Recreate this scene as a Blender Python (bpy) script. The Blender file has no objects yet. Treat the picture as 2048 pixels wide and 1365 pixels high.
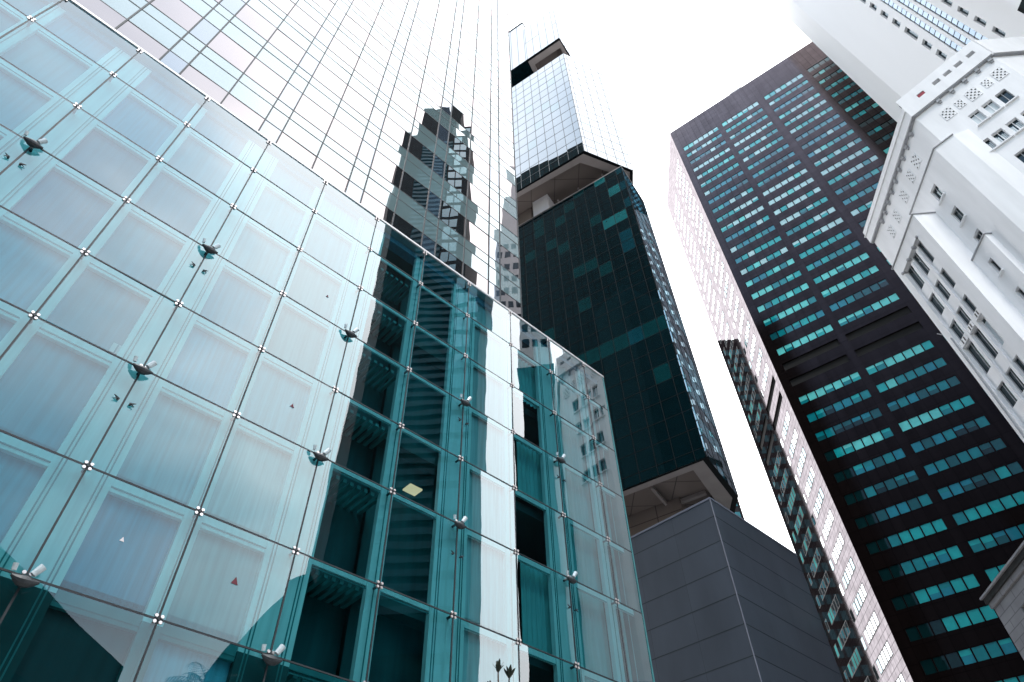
import bpy, math, random
from mathutils import Vector, Matrix

random.seed(7)
D2R = math.radians
scene = bpy.context.scene
COL = scene.collection

# ------------------------------------------------------------------ camera, sky, sun, exposure
CZ = 1.7                                   # eye height above the pavement
CAMR = ((0.99961389, 0.02778616, 0.0),
        (0.02081923, -0.7489769, -0.66226895),
        (-0.01840191, 0.66201324, -0.7492662))
cam_data = bpy.data.cameras.new('camera')
cam_data.sensor_width = 36.0
cam_data.lens = 1362.0 / 2048.0 * 36.0
cam_data.clip_start = 0.05
cam_data.clip_end = 3000.0
cam = bpy.data.objects.new('camera', cam_data)
COL.objects.link(cam)
m4 = Matrix(CAMR).to_4x4()
m4.translation = Vector((0, 0, CZ))
cam.matrix_world = m4
scene.camera = cam

SUN_AZ, SUN_EL = 176.0, 56.0               # compass angle from +Y (clockwise), elevation
world = bpy.data.worlds.new('World')
scene.world = world
world.use_nodes = True
wn, wl = world.node_tree.nodes, world.node_tree.links
wn.clear()
w_out = wn.new('ShaderNodeOutputWorld')
w_bg = wn.new('ShaderNodeBackground')
w_bg.inputs['Strength'].default_value = 0.12
sky = wn.new('ShaderNodeTexSky')
sky.sky_type = 'NISHITA'
sky.sun_disc = False
sky.sun_elevation = D2R(SUN_EL)
sky.sun_rotation = D2R(SUN_AZ)
sky.air_density = 1.4
sky.dust_density = 0.8
w_tc = wn.new('ShaderNodeTexCoord')
w_map = wn.new('ShaderNodeMapping')
w_map.inputs['Scale'].default_value = (1.0, 1.0, 2.2)
w_ns = wn.new('ShaderNodeTexNoise')
w_ns.inputs['Scale'].default_value = 1.6
w_ns.inputs['Detail'].default_value = 4.0
w_ns.inputs['Roughness'].default_value = 0.55
# the overcast is thick ahead and thinner behind the camera, where some blue comes through
w_dot = wn.new('ShaderNodeVectorMath'); w_dot.operation = 'DOT_PRODUCT'
w_dot.inputs[1].default_value = (math.sin(D2R(25)), math.cos(D2R(25)), 0.25)
w_add = wn.new('ShaderNodeMath'); w_add.operation = 'MULTIPLY_ADD'
w_add.inputs[1].default_value = 0.9
w_ramp = wn.new('ShaderNodeValToRGB')
w_ramp.color_ramp.elements[0].position = 0.0
w_ramp.color_ramp.elements[0].color = (0.0, 0.0, 0.0, 1)
w_ramp.color_ramp.elements[1].position = 0.62
w_ramp.color_ramp.elements[1].color = (1, 1, 1, 1)
w_mix = wn.new('ShaderNodeMixRGB')
w_cl = wn.new('ShaderNodeMixRGB')
w_cl.inputs[1].default_value = (4.5, 8.5, 11.5, 1)
w_cl.inputs[2].default_value = (19.3, 19.3, 19.7, 1)
wl.new(w_tc.outputs['Generated'], w_map.inputs['Vector'])
wl.new(w_map.outputs['Vector'], w_ns.inputs['Vector'])
wl.new(w_tc.outputs['Generated'], w_dot.inputs[0])
wl.new(w_dot.outputs['Value'], w_add.inputs[0])
wl.new(w_ns.outputs['Fac'], w_add.inputs[2])
wl.new(w_add.outputs['Value'], w_ramp.inputs['Fac'])
wl.new(w_ramp.outputs['Color'], w_mix.inputs['Fac'])
wl.new(w_ramp.outputs['Color'], w_cl.inputs['Fac'])
wl.new(sky.outputs['Color'], w_mix.inputs[1])
wl.new(w_cl.outputs['Color'], w_mix.inputs[2])
wl.new(w_mix.outputs['Color'], w_bg.inputs['Color'])
wl.new(w_bg.outputs['Background'], w_out.inputs['Surface'])

sun_data = bpy.data.lights.new('sun', 'SUN')
sun_data.energy = 1.0
sun_data.angle = D2R(12)
sun_data.color = (1.0, 0.96, 0.9)
sun = bpy.data.objects.new('sun', sun_data)
COL.objects.link(sun)
sd = Vector((math.sin(D2R(SUN_AZ)) * math.cos(D2R(SUN_EL)), math.cos(D2R(SUN_AZ)) * math.cos(D2R(SUN_EL)), math.sin(D2R(SUN_EL))))
sun.rotation_euler = sd.to_track_quat('Z', 'Y').to_euler()
sun.location = (20, -60, 300)

scene.view_settings.view_transform = 'Standard'
scene.view_settings.look = 'None'
scene.view_settings.exposure = 0.9
scene.view_settings.gamma = 1.0
scene.cycles.transparent_max_bounces = 16
scene.cycles.max_bounces = 8
scene.cycles.glossy_bounces = 5

# ------------------------------------------------------------------ materials
def new_mat(name):
    m = bpy.data.materials.new(name)
    m.use_nodes = True
    m.node_tree.nodes.clear()
    return m, m.node_tree.nodes, m.node_tree.links

def rgba(c):
    return (c[0], c[1], c[2], 1.0)

def noise_col(n, l, c, var, scale, stretch=(1, 1, 1), detail=4.0):
    """colour c with a procedural variation of +-var"""
    tc = n.new('ShaderNodeTexCoord'); mp = n.new('ShaderNodeMapping')
    mp.inputs['Scale'].default_value = stretch
    ns = n.new('ShaderNodeTexNoise')
    ns.inputs['Scale'].default_value = scale
    ns.inputs['Detail'].default_value = detail
    rp = n.new('ShaderNodeValToRGB')
    rp.color_ramp.elements[0].position = 0.3
    rp.color_ramp.elements[1].position = 0.7
    rp.color_ramp.elements[0].color = rgba([x * (1 - var) for x in c])
    rp.color_ramp.elements[1].color = rgba([min(1, x * (1 + var)) for x in c])
    l.new(tc.outputs['Object'], mp.inputs['Vector'])
    l.new(mp.outputs['Vector'], ns.inputs['Vector'])
    l.new(ns.outputs['Fac'], rp.inputs['Fac'])
    return rp.outputs['Color'], ns.outputs['Fac'], mp.outputs['Vector']

def plain(name, c, rough=0.6, var=0.12, scale=1.5, stretch=(1, 1, 1), metal=0.0, spec=0.5, bump=0.0, coat=0.0):
    m, n, l = new_mat(name)
    o = n.new('ShaderNodeOutputMaterial'); p = n.new('ShaderNodeBsdfPrincipled')
    col, fac, _ = noise_col(n, l, c, var, scale, stretch)
    l.new(col, p.inputs['Base Color'])
    p.inputs['Roughness'].default_value = rough
    p.inputs['Metallic'].default_value = metal
    p.inputs['Specular IOR Level'].default_value = spec
    p.inputs['Coat Weight'].default_value = coat
    p.inputs['Coat Roughness'].default_value = 0.08
    if bump:
        b = n.new('ShaderNodeBump'); b.inputs['Strength'].default_value = bump; b.inputs['Distance'].default_value = 0.05
        l.new(fac, b.inputs['Height']); l.new(b.outputs['Normal'], p.inputs['Normal'])
    l.new(p.outputs['BSDF'], o.inputs['Surface'])
    return m

def jointed(name, c, joint, bw, bh, mortar, offset=0.0, rough=0.6, var=0.12, coat=0.0, spec=0.5, shift=(0, 0), scale=0.6, stretch=(1, 1, 1), tint=0.0):
    """cladding or masonry: panels bw x bh metres on the UV map (metres) with joints"""
    m, n, l = new_mat(name)
    o = n.new('ShaderNodeOutputMaterial'); p = n.new('ShaderNodeBsdfPrincipled')
    uv = n.new('ShaderNodeUVMap'); mp = n.new('ShaderNodeMapping')
    mp.inputs['Location'].default_value = (shift[0], shift[1], 0)
    br = n.new('ShaderNodeTexBrick')
    br.offset = offset; br.squash = 1.0
    br.inputs['Scale'].default_value = 1.0
    br.inputs['Brick Width'].default_value = bw
    br.inputs['Row Height'].default_value = bh
    br.inputs['Mortar Size'].default_value = mortar
    br.inputs['Mortar Smooth'].default_value = 0.1
    br.inputs['Mortar'].default_value = rgba(joint)
    col, fac, _ = noise_col(n, l, c, var, scale, stretch)
    l.new(uv.outputs['UV'], mp.inputs['Vector']); l.new(mp.outputs['Vector'], br.inputs['Vector'])
    l.new(col, br.inputs['Color1'])
    if tint:
        mx = n.new('ShaderNodeMixRGB'); mx.blend_type = 'MULTIPLY'; mx.inputs['Fac'].default_value = 1.0
        mx.inputs[2].default_value = (1 - tint, 1 - tint, 1 - tint, 1)
        l.new(col, mx.inputs[1]); l.new(mx.outputs['Color'], br.inputs['Color2'])
    else:
        l.new(col, br.inputs['Color2'])
    l.new(br.outputs['Color'], p.inputs['Base Color'])
    p.inputs['Roughness'].default_value = rough
    p.inputs['Specular IOR Level'].default_value = spec
    p.inputs['Coat Weight'].default_value = coat
    p.inputs['Coat Roughness'].default_value = 0.06
    l.new(p.outputs['BSDF'], o.inputs['Surface'])
    return m

def facing_factor(n, l, r0, r1, power, normal=None):
    lw = n.new('ShaderNodeLayerWeight'); lw.inputs['Blend'].default_value = 0.5   # facing = 1 - |cos|
    pw = n.new('ShaderNodeMath'); pw.operation = 'POWER'; pw.inputs[1].default_value = power
    ma = n.new('ShaderNodeMath'); ma.operation = 'MULTIPLY_ADD'
    ma.inputs[1].default_value = r1 - r0; ma.inputs[2].default_value = r0; ma.use_clamp = True
    l.new(lw.outputs['Facing'], pw.inputs[0]); l.new(pw.outputs[0], ma.inputs[0])
    if normal is not None: l.new(normal, lw.inputs['Normal'])
    return ma.outputs[0]

def glazing(name, base, refl=(1, 1, 1), r0=0.2, r1=0.95, power=2.0, rough=0.0, var=0.1, scale=0.4, wav=0.0, wscale=0.5, transparent=False, stretch=(1, 1, 1)):
    """coated glass: a mirror layer over a back-painted panel, or over a tinted see-through pane"""
    m, n, l = new_mat(name)
    o = n.new('ShaderNodeOutputMaterial'); mx = n.new('ShaderNodeMixShader')
    g = n.new('ShaderNodeBsdfGlossy'); g.inputs['Roughness'].default_value = rough
    g.inputs['Color'].default_value = rgba(refl)
    nrm = None
    if wav:
        tc = n.new('ShaderNodeTexCoord'); ns = n.new('ShaderNodeTexNoise')
        ns.inputs['Scale'].default_value = wscale; ns.inputs['Detail'].default_value = 1.0
        b = n.new('ShaderNodeBump'); b.inputs['Strength'].default_value = 1.0; b.inputs['Distance'].default_value = wav
        l.new(tc.outputs['Object'], ns.inputs['Vector']); l.new(ns.outputs['Fac'], b.inputs['Height'])
        l.new(b.outputs['Normal'], g.inputs['Normal'])
    if transparent:
        d = n.new('ShaderNodeBsdfTransparent'); d.inputs['Color'].default_value = rgba(base)
    else:
        d = n.new('ShaderNodeBsdfDiffuse')
        col, _, _ = noise_col(n, l, base, var, scale, stretch)
        l.new(col, d.inputs['Color'])
    l.new(facing_factor(n, l, r0, r1, power), mx.inputs['Fac'])
    l.new(d.outputs[0], mx.inputs[1]); l.new(g.outputs[0], mx.inputs[2])
    l.new(mx.outputs[0], o.inputs['Surface'])
    return m

def granite(name, base, refl, r0, r1, power, rough, bw, bh, mortar, var, stretch, scale):
    """polished stone panels: nearly black body, gloss that grows towards grazing view, uneven from panel to panel"""
    m, n, l = new_mat(name)
    o = n.new('ShaderNodeOutputMaterial'); mx = n.new('ShaderNodeMixShader')
    d = n.new('ShaderNodeBsdfDiffuse'); g = n.new('ShaderNodeBsdfGlossy')
    g.inputs['Roughness'].default_value = rough; g.inputs['Color'].default_value = rgba(refl)
    uv = n.new('ShaderNodeUVMap'); br = n.new('ShaderNodeTexBrick')
    br.offset = 0.0; br.inputs['Scale'].default_value = 1.0
    br.inputs['Brick Width'].default_value = bw; br.inputs['Row Height'].default_value = bh
    br.inputs['Mortar Size'].default_value = mortar
    br.inputs['Color1'].default_value = (1, 1, 1, 1); br.inputs['Color2'].default_value = (1 - var, 1 - var, 1 - var, 1)
    br.inputs['Mortar'].default_value = (0.25, 0.25, 0.25, 1)
    l.new(uv.outputs['UV'], br.inputs['Vector'])
    col, fac, _ = noise_col(n, l, (0.85, 0.85, 0.85), var, scale, stretch)
    mu = n.new('ShaderNodeMixRGB'); mu.blend_type = 'MULTIPLY'; mu.inputs['Fac'].default_value = 1.0
    l.new(br.outputs['Color'], mu.inputs[1]); l.new(col, mu.inputs[2])
    mb_ = n.new('ShaderNodeMixRGB'); mb_.blend_type = 'MULTIPLY'; mb_.inputs['Fac'].default_value = 1.0
    mb_.inputs[2].default_value = rgba(base)
    l.new(mu.outputs['Color'], mb_.inputs[1]); l.new(mb_.outputs['Color'], d.inputs['Color'])
    mf = n.new('ShaderNodeMath'); mf.operation = 'MULTIPLY'
    l.new(facing_factor(n, l, r0, r1, power), mf.inputs[0]); l.new(mu.outputs['Color'], mf.inputs[1])
    l.new(mf.outputs[0], mx.inputs['Fac']); l.new(d.outputs[0], mx.inputs[1]); l.new(g.outputs[0], mx.inputs[2])
    l.new(mx.outputs[0], o.inputs['Surface'])
    return m

def emissive(name, c, strength):
    m, n, l = new_mat(name)
    o = n.new('ShaderNodeOutputMaterial'); e = n.new('ShaderNodeEmission')
    e.inputs['Color'].default_value = rgba(c); e.inputs['Strength'].default_value = strength
    l.new(e.outputs[0], o.inputs['Surface'])
    return m

# ------------------------------------------------------------------ mesh helpers
def frm(az, side):
    t = Vector((math.sin(D2R(az)), math.cos(D2R(az)), 0))
    return t, Vector((t.y, -t.x, 0)) * side

def pol(az, d):
    return Vector((d * math.sin(D2R(az)), d * math.cos(D2R(az)), 0))

class F:
    """a facade: u runs along compass angle az from o, 'out' along the outward normal, z above eye level"""
    def __init__(s, o, az, side):
        s.o = Vector((o[0], o[1], 0)); s.t, s.n = frm(az, side); s.az = az; s.side = side
    def p(s, u, out, z):
        return s.o + s.t * u + s.n * out + Vector((0, 0, z + CZ))
    def shifted(s, u=0, out=0):
        f = F((0, 0), s.az, s.side); f.o = s.o + s.t * u + s.n * out
        return f

class MB:
    def __init__(s):
        s.v = []; s.f = []; s.m = []; s.uv = []
    def poly(s, pts, uvs=None, m=0, nrm=None):
        if nrm is not None:
            a = (pts[1] - pts[0]).cross(pts[2] - pts[0])
            if a.dot(nrm) < 0:
                pts = list(reversed(pts)); uvs = list(reversed(uvs)) if uvs else None
        i = len(s.v); s.v += [tuple(p) for p in pts]
        s.f.append(tuple(range(i, i + len(pts)))); s.m.append(m)
        s.uv += uvs if uvs else [(p.x, p.y) for p in pts]
    def rect(s, f, u0, u1, z0, z1, out=0.0, m=0):
        s.poly([f.p(u0, out, z0), f.p(u1, out, z0), f.p(u1, out, z1), f.p(u0, out, z1)], [(u0, z0), (u1, z0), (u1, z1), (u0, z1)], m, f.n)
    def pane(s, f, u0, u1, z0, z1, out=0.0, m=0, tilt=0.0):
        """a pane hung a fraction of a degree out of true"""
        a = random.gauss(0, tilt) * math.pi / 180; b = random.gauss(0, tilt) * math.pi / 180
        w, h = (u1 - u0) / 2, (z1 - z0) / 2
        P = [f.p(u, out + sx * w * a + sz * h * b, z) for u, z, sx, sz in ((u0, z0, -1, -1), (u1, z0, 1, -1), (u1, z1, 1, 1), (u0, z1, -1, 1))]
        s.poly(P, [(u0, z0), (u1, z0), (u1, z1), (u0, z1)], m, f.n)
    def box(s, f, u0, u1, o0, o1, z0, z1, m=0):
        P = lambda u, o, z: f.p(u, o, z)
        q = [([P(u0, o1, z0), P(u1, o1, z0), P(u1, o1, z1), P(u0, o1, z1)], [(u0, z0), (u1, z0), (u1, z1), (u0, z1)], f.n),
             ([P(u0, o0, z0), P(u1, o0, z0), P(u1, o0, z1), P(u0, o0, z1)], [(u0, z0), (u1, z0), (u1, z1), (u0, z1)], -f.n),
             ([P(u0, o0, z0), P(u0, o1, z0), P(u0, o1, z1), P(u0, o0, z1)], [(o0, z0), (o1, z0), (o1, z1), (o0, z1)], -f.t),
             ([P(u1, o0, z0), P(u1, o1, z0), P(u1, o1, z1), P(u1, o0, z1)], [(o0, z0), (o1, z0), (o1, z1), (o0, z1)], f.t),
             ([P(u0, o0, z1), P(u1, o0, z1), P(u1, o1, z1), P(u0, o1, z1)], [(u0, o0), (u1, o0), (u1, o1), (u0, o1)], Vector((0, 0, 1))),
             ([P(u0, o0, z0), P(u1, o0, z0), P(u1, o1, z0), P(u0, o1, z0)], [(u0, o0), (u1, o0), (u1, o1), (u0, o1)], Vector((0, 0, -1)))]
        for pts, uv, nn in q: s.poly(pts, uv, m, nn)
    def prism(s, pl, z0, z1, m=0, skip=(), top=True, bottom=True):
        """vertical prism on plan points pl; side i runs from point i to i+1"""
        pl = [Vector((p[0], p[1], 0)) for p in pl]
        c = sum(pl, Vector()) / len(pl)
        Z0, Z1 = Vector((0, 0, z0 + CZ)), Vector((0, 0, z1 + CZ))
        for i, a in enumerate(pl):
            if i in skip: continue
            b = pl[(i + 1) % len(pl)]; w = (b - a).length
            nn = Vector(((b - a).y, -(b - a).x, 0))
            if nn.dot((a + b) / 2 - c) < 0: nn = -nn
            s.poly([a + Z0, b + Z0, b + Z1, a + Z1], [(0, z0), (w, z0), (w, z1), (0, z1)], m, nn)
        if top: s.poly([p + Z1 for p in pl], None, m, Vector((0, 0, 1)))
        if bottom: s.poly([p + Z0 for p in pl], None, m, Vector((0, 0, -1)))
    def wall(s, f, u0, u1, z0, z1, holes, depth, m=0, mr=None, out=0.0):
        """a wall face with rectangular openings (hu0, hu1, hz0, hz1) and their reveals"""
        mr = m if mr is None else mr
        us = sorted(set([u0, u1] + [h[0] for h in holes] + [h[1] for h in holes]))
        zs = sorted(set([z0, z1] + [h[2] for h in holes] + [h[3] for h in holes]))
        us = [u for u in us if u0 <= u <= u1]; zs = [z for z in zs if z0 <= z <= z1]
        for i in range(len(us) - 1):
            cu = (us[i] + us[i + 1]) / 2
            hh = [h for h in holes if h[0] < cu < h[1]]
            start = zs[0]
            for j in range(len(zs) - 1):
                cz = (zs[j] + zs[j + 1]) / 2
                if any(h[2] < cz < h[3] for h in hh):
                    if zs[j] > start: s.rect(f, us[i], us[i + 1], start, zs[j], out, m)
                    start = zs[j + 1]
            if zs[-1] > start: s.rect(f, us[i], us[i + 1], start, zs[-1], out, m)
        for a, b, c, d in holes:
            p = f.p; o1, o0 = out, out - depth
            s.poly([p(a, o0, c), p(b, o0, c), p(b, o1, c), p(a, o1, c)], [(a, 0), (b, 0), (b, depth), (a, depth)], mr, Vector((0, 0, 1)))
            s.poly([p(a, o0, d), p(b, o0, d), p(b, o1, d), p(a, o1, d)], [(a, 0), (b, 0), (b, depth), (a, depth)], mr, Vector((0, 0, -1)))
            s.poly([p(a, o0, c), p(a, o1, c), p(a, o1, d), p(a, o0, d)], [(0, c), (depth, c), (depth, d), (0, d)], mr, f.t)
            s.poly([p(b, o0, c), p(b, o1, c), p(b, o1, d), p(b, o0, d)], [(0, c), (depth, c), (depth, d), (0, d)], mr, -f.t)
    def tube(s, pts, radii, seg=8, m=0, cap=True):
        rings = []
        for i, p in enumerate(pts):
            d = (pts[min(i + 1, len(pts) - 1)] - pts[max(i - 1, 0)]).normalized()
            a = d.orthogonal().normalized(); b = d.cross(a)
            rings.append([p + (a * math.cos(2 * math.pi * k / seg) + b * math.sin(2 * math.pi * k / seg)) * radii[i] for k in range(seg)])
        for i in range(len(rings) - 1):
            for k in range(seg):
                s.poly([rings[i][k], rings[i][(k + 1) % seg], rings[i + 1][(k + 1) % seg], rings[i + 1][k]], None, m)
        if cap:
            s.poly(list(reversed(rings[0])), None, m); s.poly(rings[-1], None, m)
    def build(s, name, mats, parent=None, **props):
        me = bpy.data.meshes.new(name)
        me.from_pydata(s.v, [], s.f)
        for mt in mats: me.materials.append(mt)
        me.polygons.foreach_set('material_index', s.m)
        uvl = me.uv_layers.new(name='UVMap')
        flat = []
        for a in s.uv: flat += [a[0], a[1]]
        uvl.data.foreach_set('uv', flat)
        me.update()
        o = bpy.data.objects.new(name, me)
        COL.objects.link(o)
        if parent is not None:
            o.parent = parent
            if parent.type == 'EMPTY' and parent.parent is None:
                o.matrix_parent_inverse = Matrix.Translation(parent.location).inverted()
        for k, v in props.items(): o[k] = v
        return o

def thing(name, label, cat, loc, group=None):
    o = bpy.data.objects.new(name, None)
    o.empty_display_size = 0.5
    o.location = Vector((loc[0], loc[1], 0)); COL.objects.link(o)
    o['label'] = label; o['category'] = cat
    if group: o['group'] = group
    return o

def tag(o, label, cat, group=None):
    o['label'] = label; o['category'] = cat
    if group: o['group'] = group
    return o

CT = Matrix(CAMR).transposed()
def pix_area(f, u0, u1, z0, z1):
    """rough size in the picture, only to choose which repeats become parts of their own"""
    P = []
    for u, z in ((u0, z0), (u1, z0), (u1, z1), (u0, z1)):
        q = CT @ (f.p(u, 0, z) - Vector((0, 0, CZ)))
        if q.z > -0.5: return 0.0
        P.append((1024 + 1362 * q.x / -q.z, 682 - 1362 * q.y / -q.z))
    cx = sum(p[0] for p in P) / 4; cy = sum(p[1] for p in P) / 4
    if cx < -20 or cx > 2068 or cy < -20 or cy > 1385: return 0.0
    return abs(sum(P[i][0] * P[(i + 1) % 4][1] - P[(i + 1) % 4][0] * P[i][1] for i in range(4))) / 2

def part_set(name, items, mats, parent, limit=100, extra=None):
    """items: (facade, u0, u1, z0, z1, draw(mb)); the largest in view become parts, the rest one part"""
    items = sorted(items, key=lambda a: -pix_area(*a[:5]))
    vis = [a for a in items if pix_area(*a[:5]) > 0]
    solo = vis[:limit]; ids = set(id(a) for a in solo)
    rest = [a for a in items if id(a) not in ids]
    for a in solo:
        mb = MB(); a[5](mb)
        o = mb.build(name, mats, parent)
        if extra: extra(o, a)
    if rest:
        mb = MB()
        for a in rest: a[5](mb)
        mb.build(name, mats, parent, kind='stuff')

# ------------------------------------------------------------------ shared materials
M = {}
M['asphalt'] = plain('asphalt', (0.05, 0.05, 0.052), 0.9, 0.2, 3.0)
M['pavement'] = jointed('pavement', (0.40, 0.39, 0.375), (0.2, 0.2, 0.2), 0.6, 0.6, 0.012, rough=0.85)
M['road_paint'] = plain('road_paint', (0.75, 0.75, 0.72), 0.7)
M['steel'] = plain('steel', (0.72, 0.66, 0.65), 0.3, 0.1, 20, metal=0.75)
M['dark_metal'] = plain('dark_metal', (0.025, 0.032, 0.038), 0.45, 0.15, 8)
M['joint'] = plain('joint', (0.012, 0.02, 0.026), 0.6, 0.1, 5)

# ------------------------------------------------------------------ ground
mb = MB()
mb.poly([Vector(p) for p in ((-700, -700, 0), (700, -700, 0), (700, 700, 0), (-700, 700, 0))], [(-700, -700), (700, -700), (700, 700), (-700, 700)], 0, Vector((0, 0, 1)))
mb.build('ground', [M['pavement']], None, kind='structure')
mb = MB()
rd = F((14, 0), 15, 1)
mb.rect  # road runs past the camera between the glass podium and the white building
rp = [rd.p(-120, -5, -CZ + 0.004), rd.p(260, -5, -CZ + 0.004), rd.p(260, 5, -CZ + 0.004), rd.p(-120, 5, -CZ + 0.004)]
mb.poly(rp, None, 0, Vector((0, 0, 1)))
mb.build('road', [M['asphalt']], None, kind='structure')
mb = MB()
for k in range(-30, 65):
    q = [rd.p(k * 4, -0.07, -CZ + 0.008), rd.p(k * 4 + 2, -0.07, -CZ + 0.008), rd.p(k * 4 + 2, 0.07, -CZ + 0.008), rd.p(k * 4, 0.07, -CZ + 0.008)]
    mb.poly(q, None, 0, Vector((0, 0, 1)))
mb.build('road_markings', [M['road_paint']], None, kind='structure')

# ================================================================== 1. glass podium (12 m away on the left)
DW = 12.0
NW = Vector((0.69511, -0.71890, 0))                       # outward normal of the glass wall
TW = Vector((0.71890, 0.69511, 0))                        # along the wall, away from the camera
AZW = math.degrees(math.atan2(TW.x, TW.y))
pod = F(-NW * DW, AZW, 1)
PIT = 0.1733 * DW
def ju(k): return 0.0953 * DW + PIT * k                   # k = 0, 2, 4, 6 carry the wide columns
ROWS = [-CZ / DW, 0.108, 0.285, 0.462, 0.638, 0.844, 1.021, 1.203, 1.378, 1.553, 1.712]
ROWS = [r * DW for r in ROWS]
UEND = 1.408 * DW
g_pod = thing('glass_podium', 'low point-fixed glass facade with steel spider fittings and pale blue panels behind', 'building', pod.p(6, -6, 0))
M['pod_glass'] = glazing('podium_glass', (0.29, 0.62, 0.66), (0.60, 0.64, 0.655), 0.09, 0.92, 1.8, 0.0, wav=0.003, wscale=0.55, transparent=True)
M['pod_frame'] = plain('podium_frame', (0.88, 0.92, 0.92), 0.5, 0.07, 2.0, (6, 6, 0.5))
M['pod_screen'] = plain('podium_screen', (0.006, 0.095, 0.105), 0.7, 0.2, 1.2, (4, 4, 0.5))
M['pod_panel'] = [plain('podium_panel_%s' % w, c, 0.55, 0.16, 1.3, (9, 9, 0.25)) for w, c in
                  (('pale', (0.34, 0.54, 0.63)), ('mid', (0.17, 0.41, 0.54)), ('slate', (0.08, 0.30, 0.44)), ('warm', (0.55, 0.57, 0.60)), ('blue', (0.015, 0.18, 0.32)))]
M['pod_dark'] = plain('podium_interior', (0.02, 0.085, 0.09), 0.8, 0.2, 1.0)
M['pod_slat'] = plain('podium_slat', (0.05, 0.24, 0.25), 0.5, 0.15, 2.0)
M['pod_curtain'] = plain('podium_curtain', (0.22, 0.50, 0.51), 0.8, 0.12, 3.0, (5, 5, 0.3))
M['coping'] = plain('coping', (0.62, 0.6, 0.6), 0.35, 0.08, 3.0, metal=0.3)
M['sticker_red'] = plain('sticker_red', (0.13, 0.012, 0.025), 0.6)
M['sticker_white'] = plain('sticker_white', (0.75, 0.72, 0.74), 0.5)
M['lamp_head'] = plain('lamp_head', (0.62, 0.72, 0.76), 0.3, 0.1, 8)
M['ceiling_panel_light'] = emissive('ceiling_panel_light', (1.0, 0.50, 0.30), 1.0)

items = []
KS = list(range(-6, 8))
edges = [ju(k) for k in KS] + [UEND]
for i in range(len(edges) - 1):
    for j in range(len(ROWS) - 1):
        a, b, c, d = edges[i] + 0.018, edges[i + 1] - 0.018, ROWS[j] + 0.018, ROWS[j + 1] - 0.018
        items.append((pod, a, b, c, d, (lambda mb, a=a, b=b, c=c, d=d: mb.pane(pod, a, b, c, d, 0.0, 0, 0.22))))
part_set('glass_pane', items, [M['pod_glass']], g_pod)
mb = MB()
for e in edges[:-1]: mb.box(pod, e - 0.018, e + 0.018, -0.02, 0.004, ROWS[0], ROWS[-1])
for r in ROWS[1:-1]: mb.box(pod, edges[0], UEND, -0.018, 0.006, r - 0.016, r + 0.016)
mb.build('glass_joints', [M['joint']], g_pod)
mb = MB()
mb.box(pod, edges[0], UEND + 0.03, -0.35, 0.03, ROWS[-1], ROWS[-1] + 0.09)
mb.build('roof_coping', [M['coping']], g_pod)
mb = MB()                                                  # the return of the glass box at its far end
mb.box(pod, UEND - 0.03, UEND + 0.02, -0.5, 0.02, ROWS[0], ROWS[-1], 0)
mb.build('glass_edge', [M['pod_slat']], g_pod)
# columns and posts behind the glass
for k in KS:
    e = ju(k); w = 0.25 * PIT if k % 2 == 0 else 0.085 * PIT
    mb = MB()
    dep = 0.22
    mb.box(pod, e - w, e + w, -dep - 0.14, -dep, ROWS[3], ROWS[-1] - 0.25)
    mb.box(pod, e - w, e + w, -dep - 0.14, -dep, ROWS[0], ROWS[3], 1 if k == 1 else 2)  # column feet coloured darker for the dimmer light near the ground
    if k % 2 == 0:
        for s_, x in ((-1, w - 0.13), (1, w - 0.13), (-1, w - 0.2), (1, w - 0.2)):
            mb.box(pod, e + s_ * x - 0.012, e + s_ * x + 0.012, -dep, -dep + 0.012, ROWS[0], ROWS[-1] - 0.27, 1)
    else:
        mb.box(pod, e - 0.012, e + 0.012, -dep, -dep + 0.012, ROWS[0], ROWS[-1] - 0.27, 1)
    mb.build('column_cover' if k % 2 == 0 else 'post', [M['pod_frame'], M['pod_slat'], M['pod_dark']], g_pod)
for j, r in enumerate(ROWS[1:]):
    mb = MB()
    sh = 1 + 0.24 / DW
    if j == len(ROWS) - 2:
        mb.box(pod, edges[0], UEND - 0.1, -0.6, -0.26, r - 0.30, r - 0.02)
        mb.build('roof_shade_beam', [M['pod_panel'][2]], g_pod)  # slate strip stands for the shading under the roof edge
    else:
        mb.box(pod, edges[0], ju(2), -0.7, -0.26, (r - 0.30) * sh + 0.02, (r - 0.02) * sh)
        mb.box(pod, ju(2), ju(4), -0.31, -0.26, (r - 0.12) * sh, (r + 0.02) * sh)
        mb.box(pod, ju(4), UEND - 0.1, -0.31, -0.26, (r - 0.2) * sh, (r - 0.02) * sh)
        mb.box(pod, edges[0], UEND - 0.1, -0.26, -0.25, (r - 0.2) * sh, (r - 0.2) * sh + 0.025, 1)
        mb.build('floor_beam', [M['pod_frame'] if j > 2 else M['pod_slat'], M['pod_slat']], g_pod)  # low beams take the slat colour to look dim near the ground
SHADES = {}
def pod_shade(mi):
    """each bay's blind has faded a little differently"""
    q = random.choice((0, 1, 2, 3)); key = (mi, q)
    if key not in SHADES:
        base = ((0.32, 0.49, 0.56), (0.14, 0.42, 0.55), (0.06, 0.29, 0.43), (0.50, 0.52, 0.54), (0.015, 0.16, 0.28), (0.010, 0.055, 0.065))[mi]
        kf = (0.82, 0.95, 1.08, 1.2)[q]
        SHADES[key] = plain('podium_blind', [c * kf for c in base], 0.55, 0.2, 1.0 + 0.3 * q, (7, 7, 0.3))
    return SHADES[key]
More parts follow.
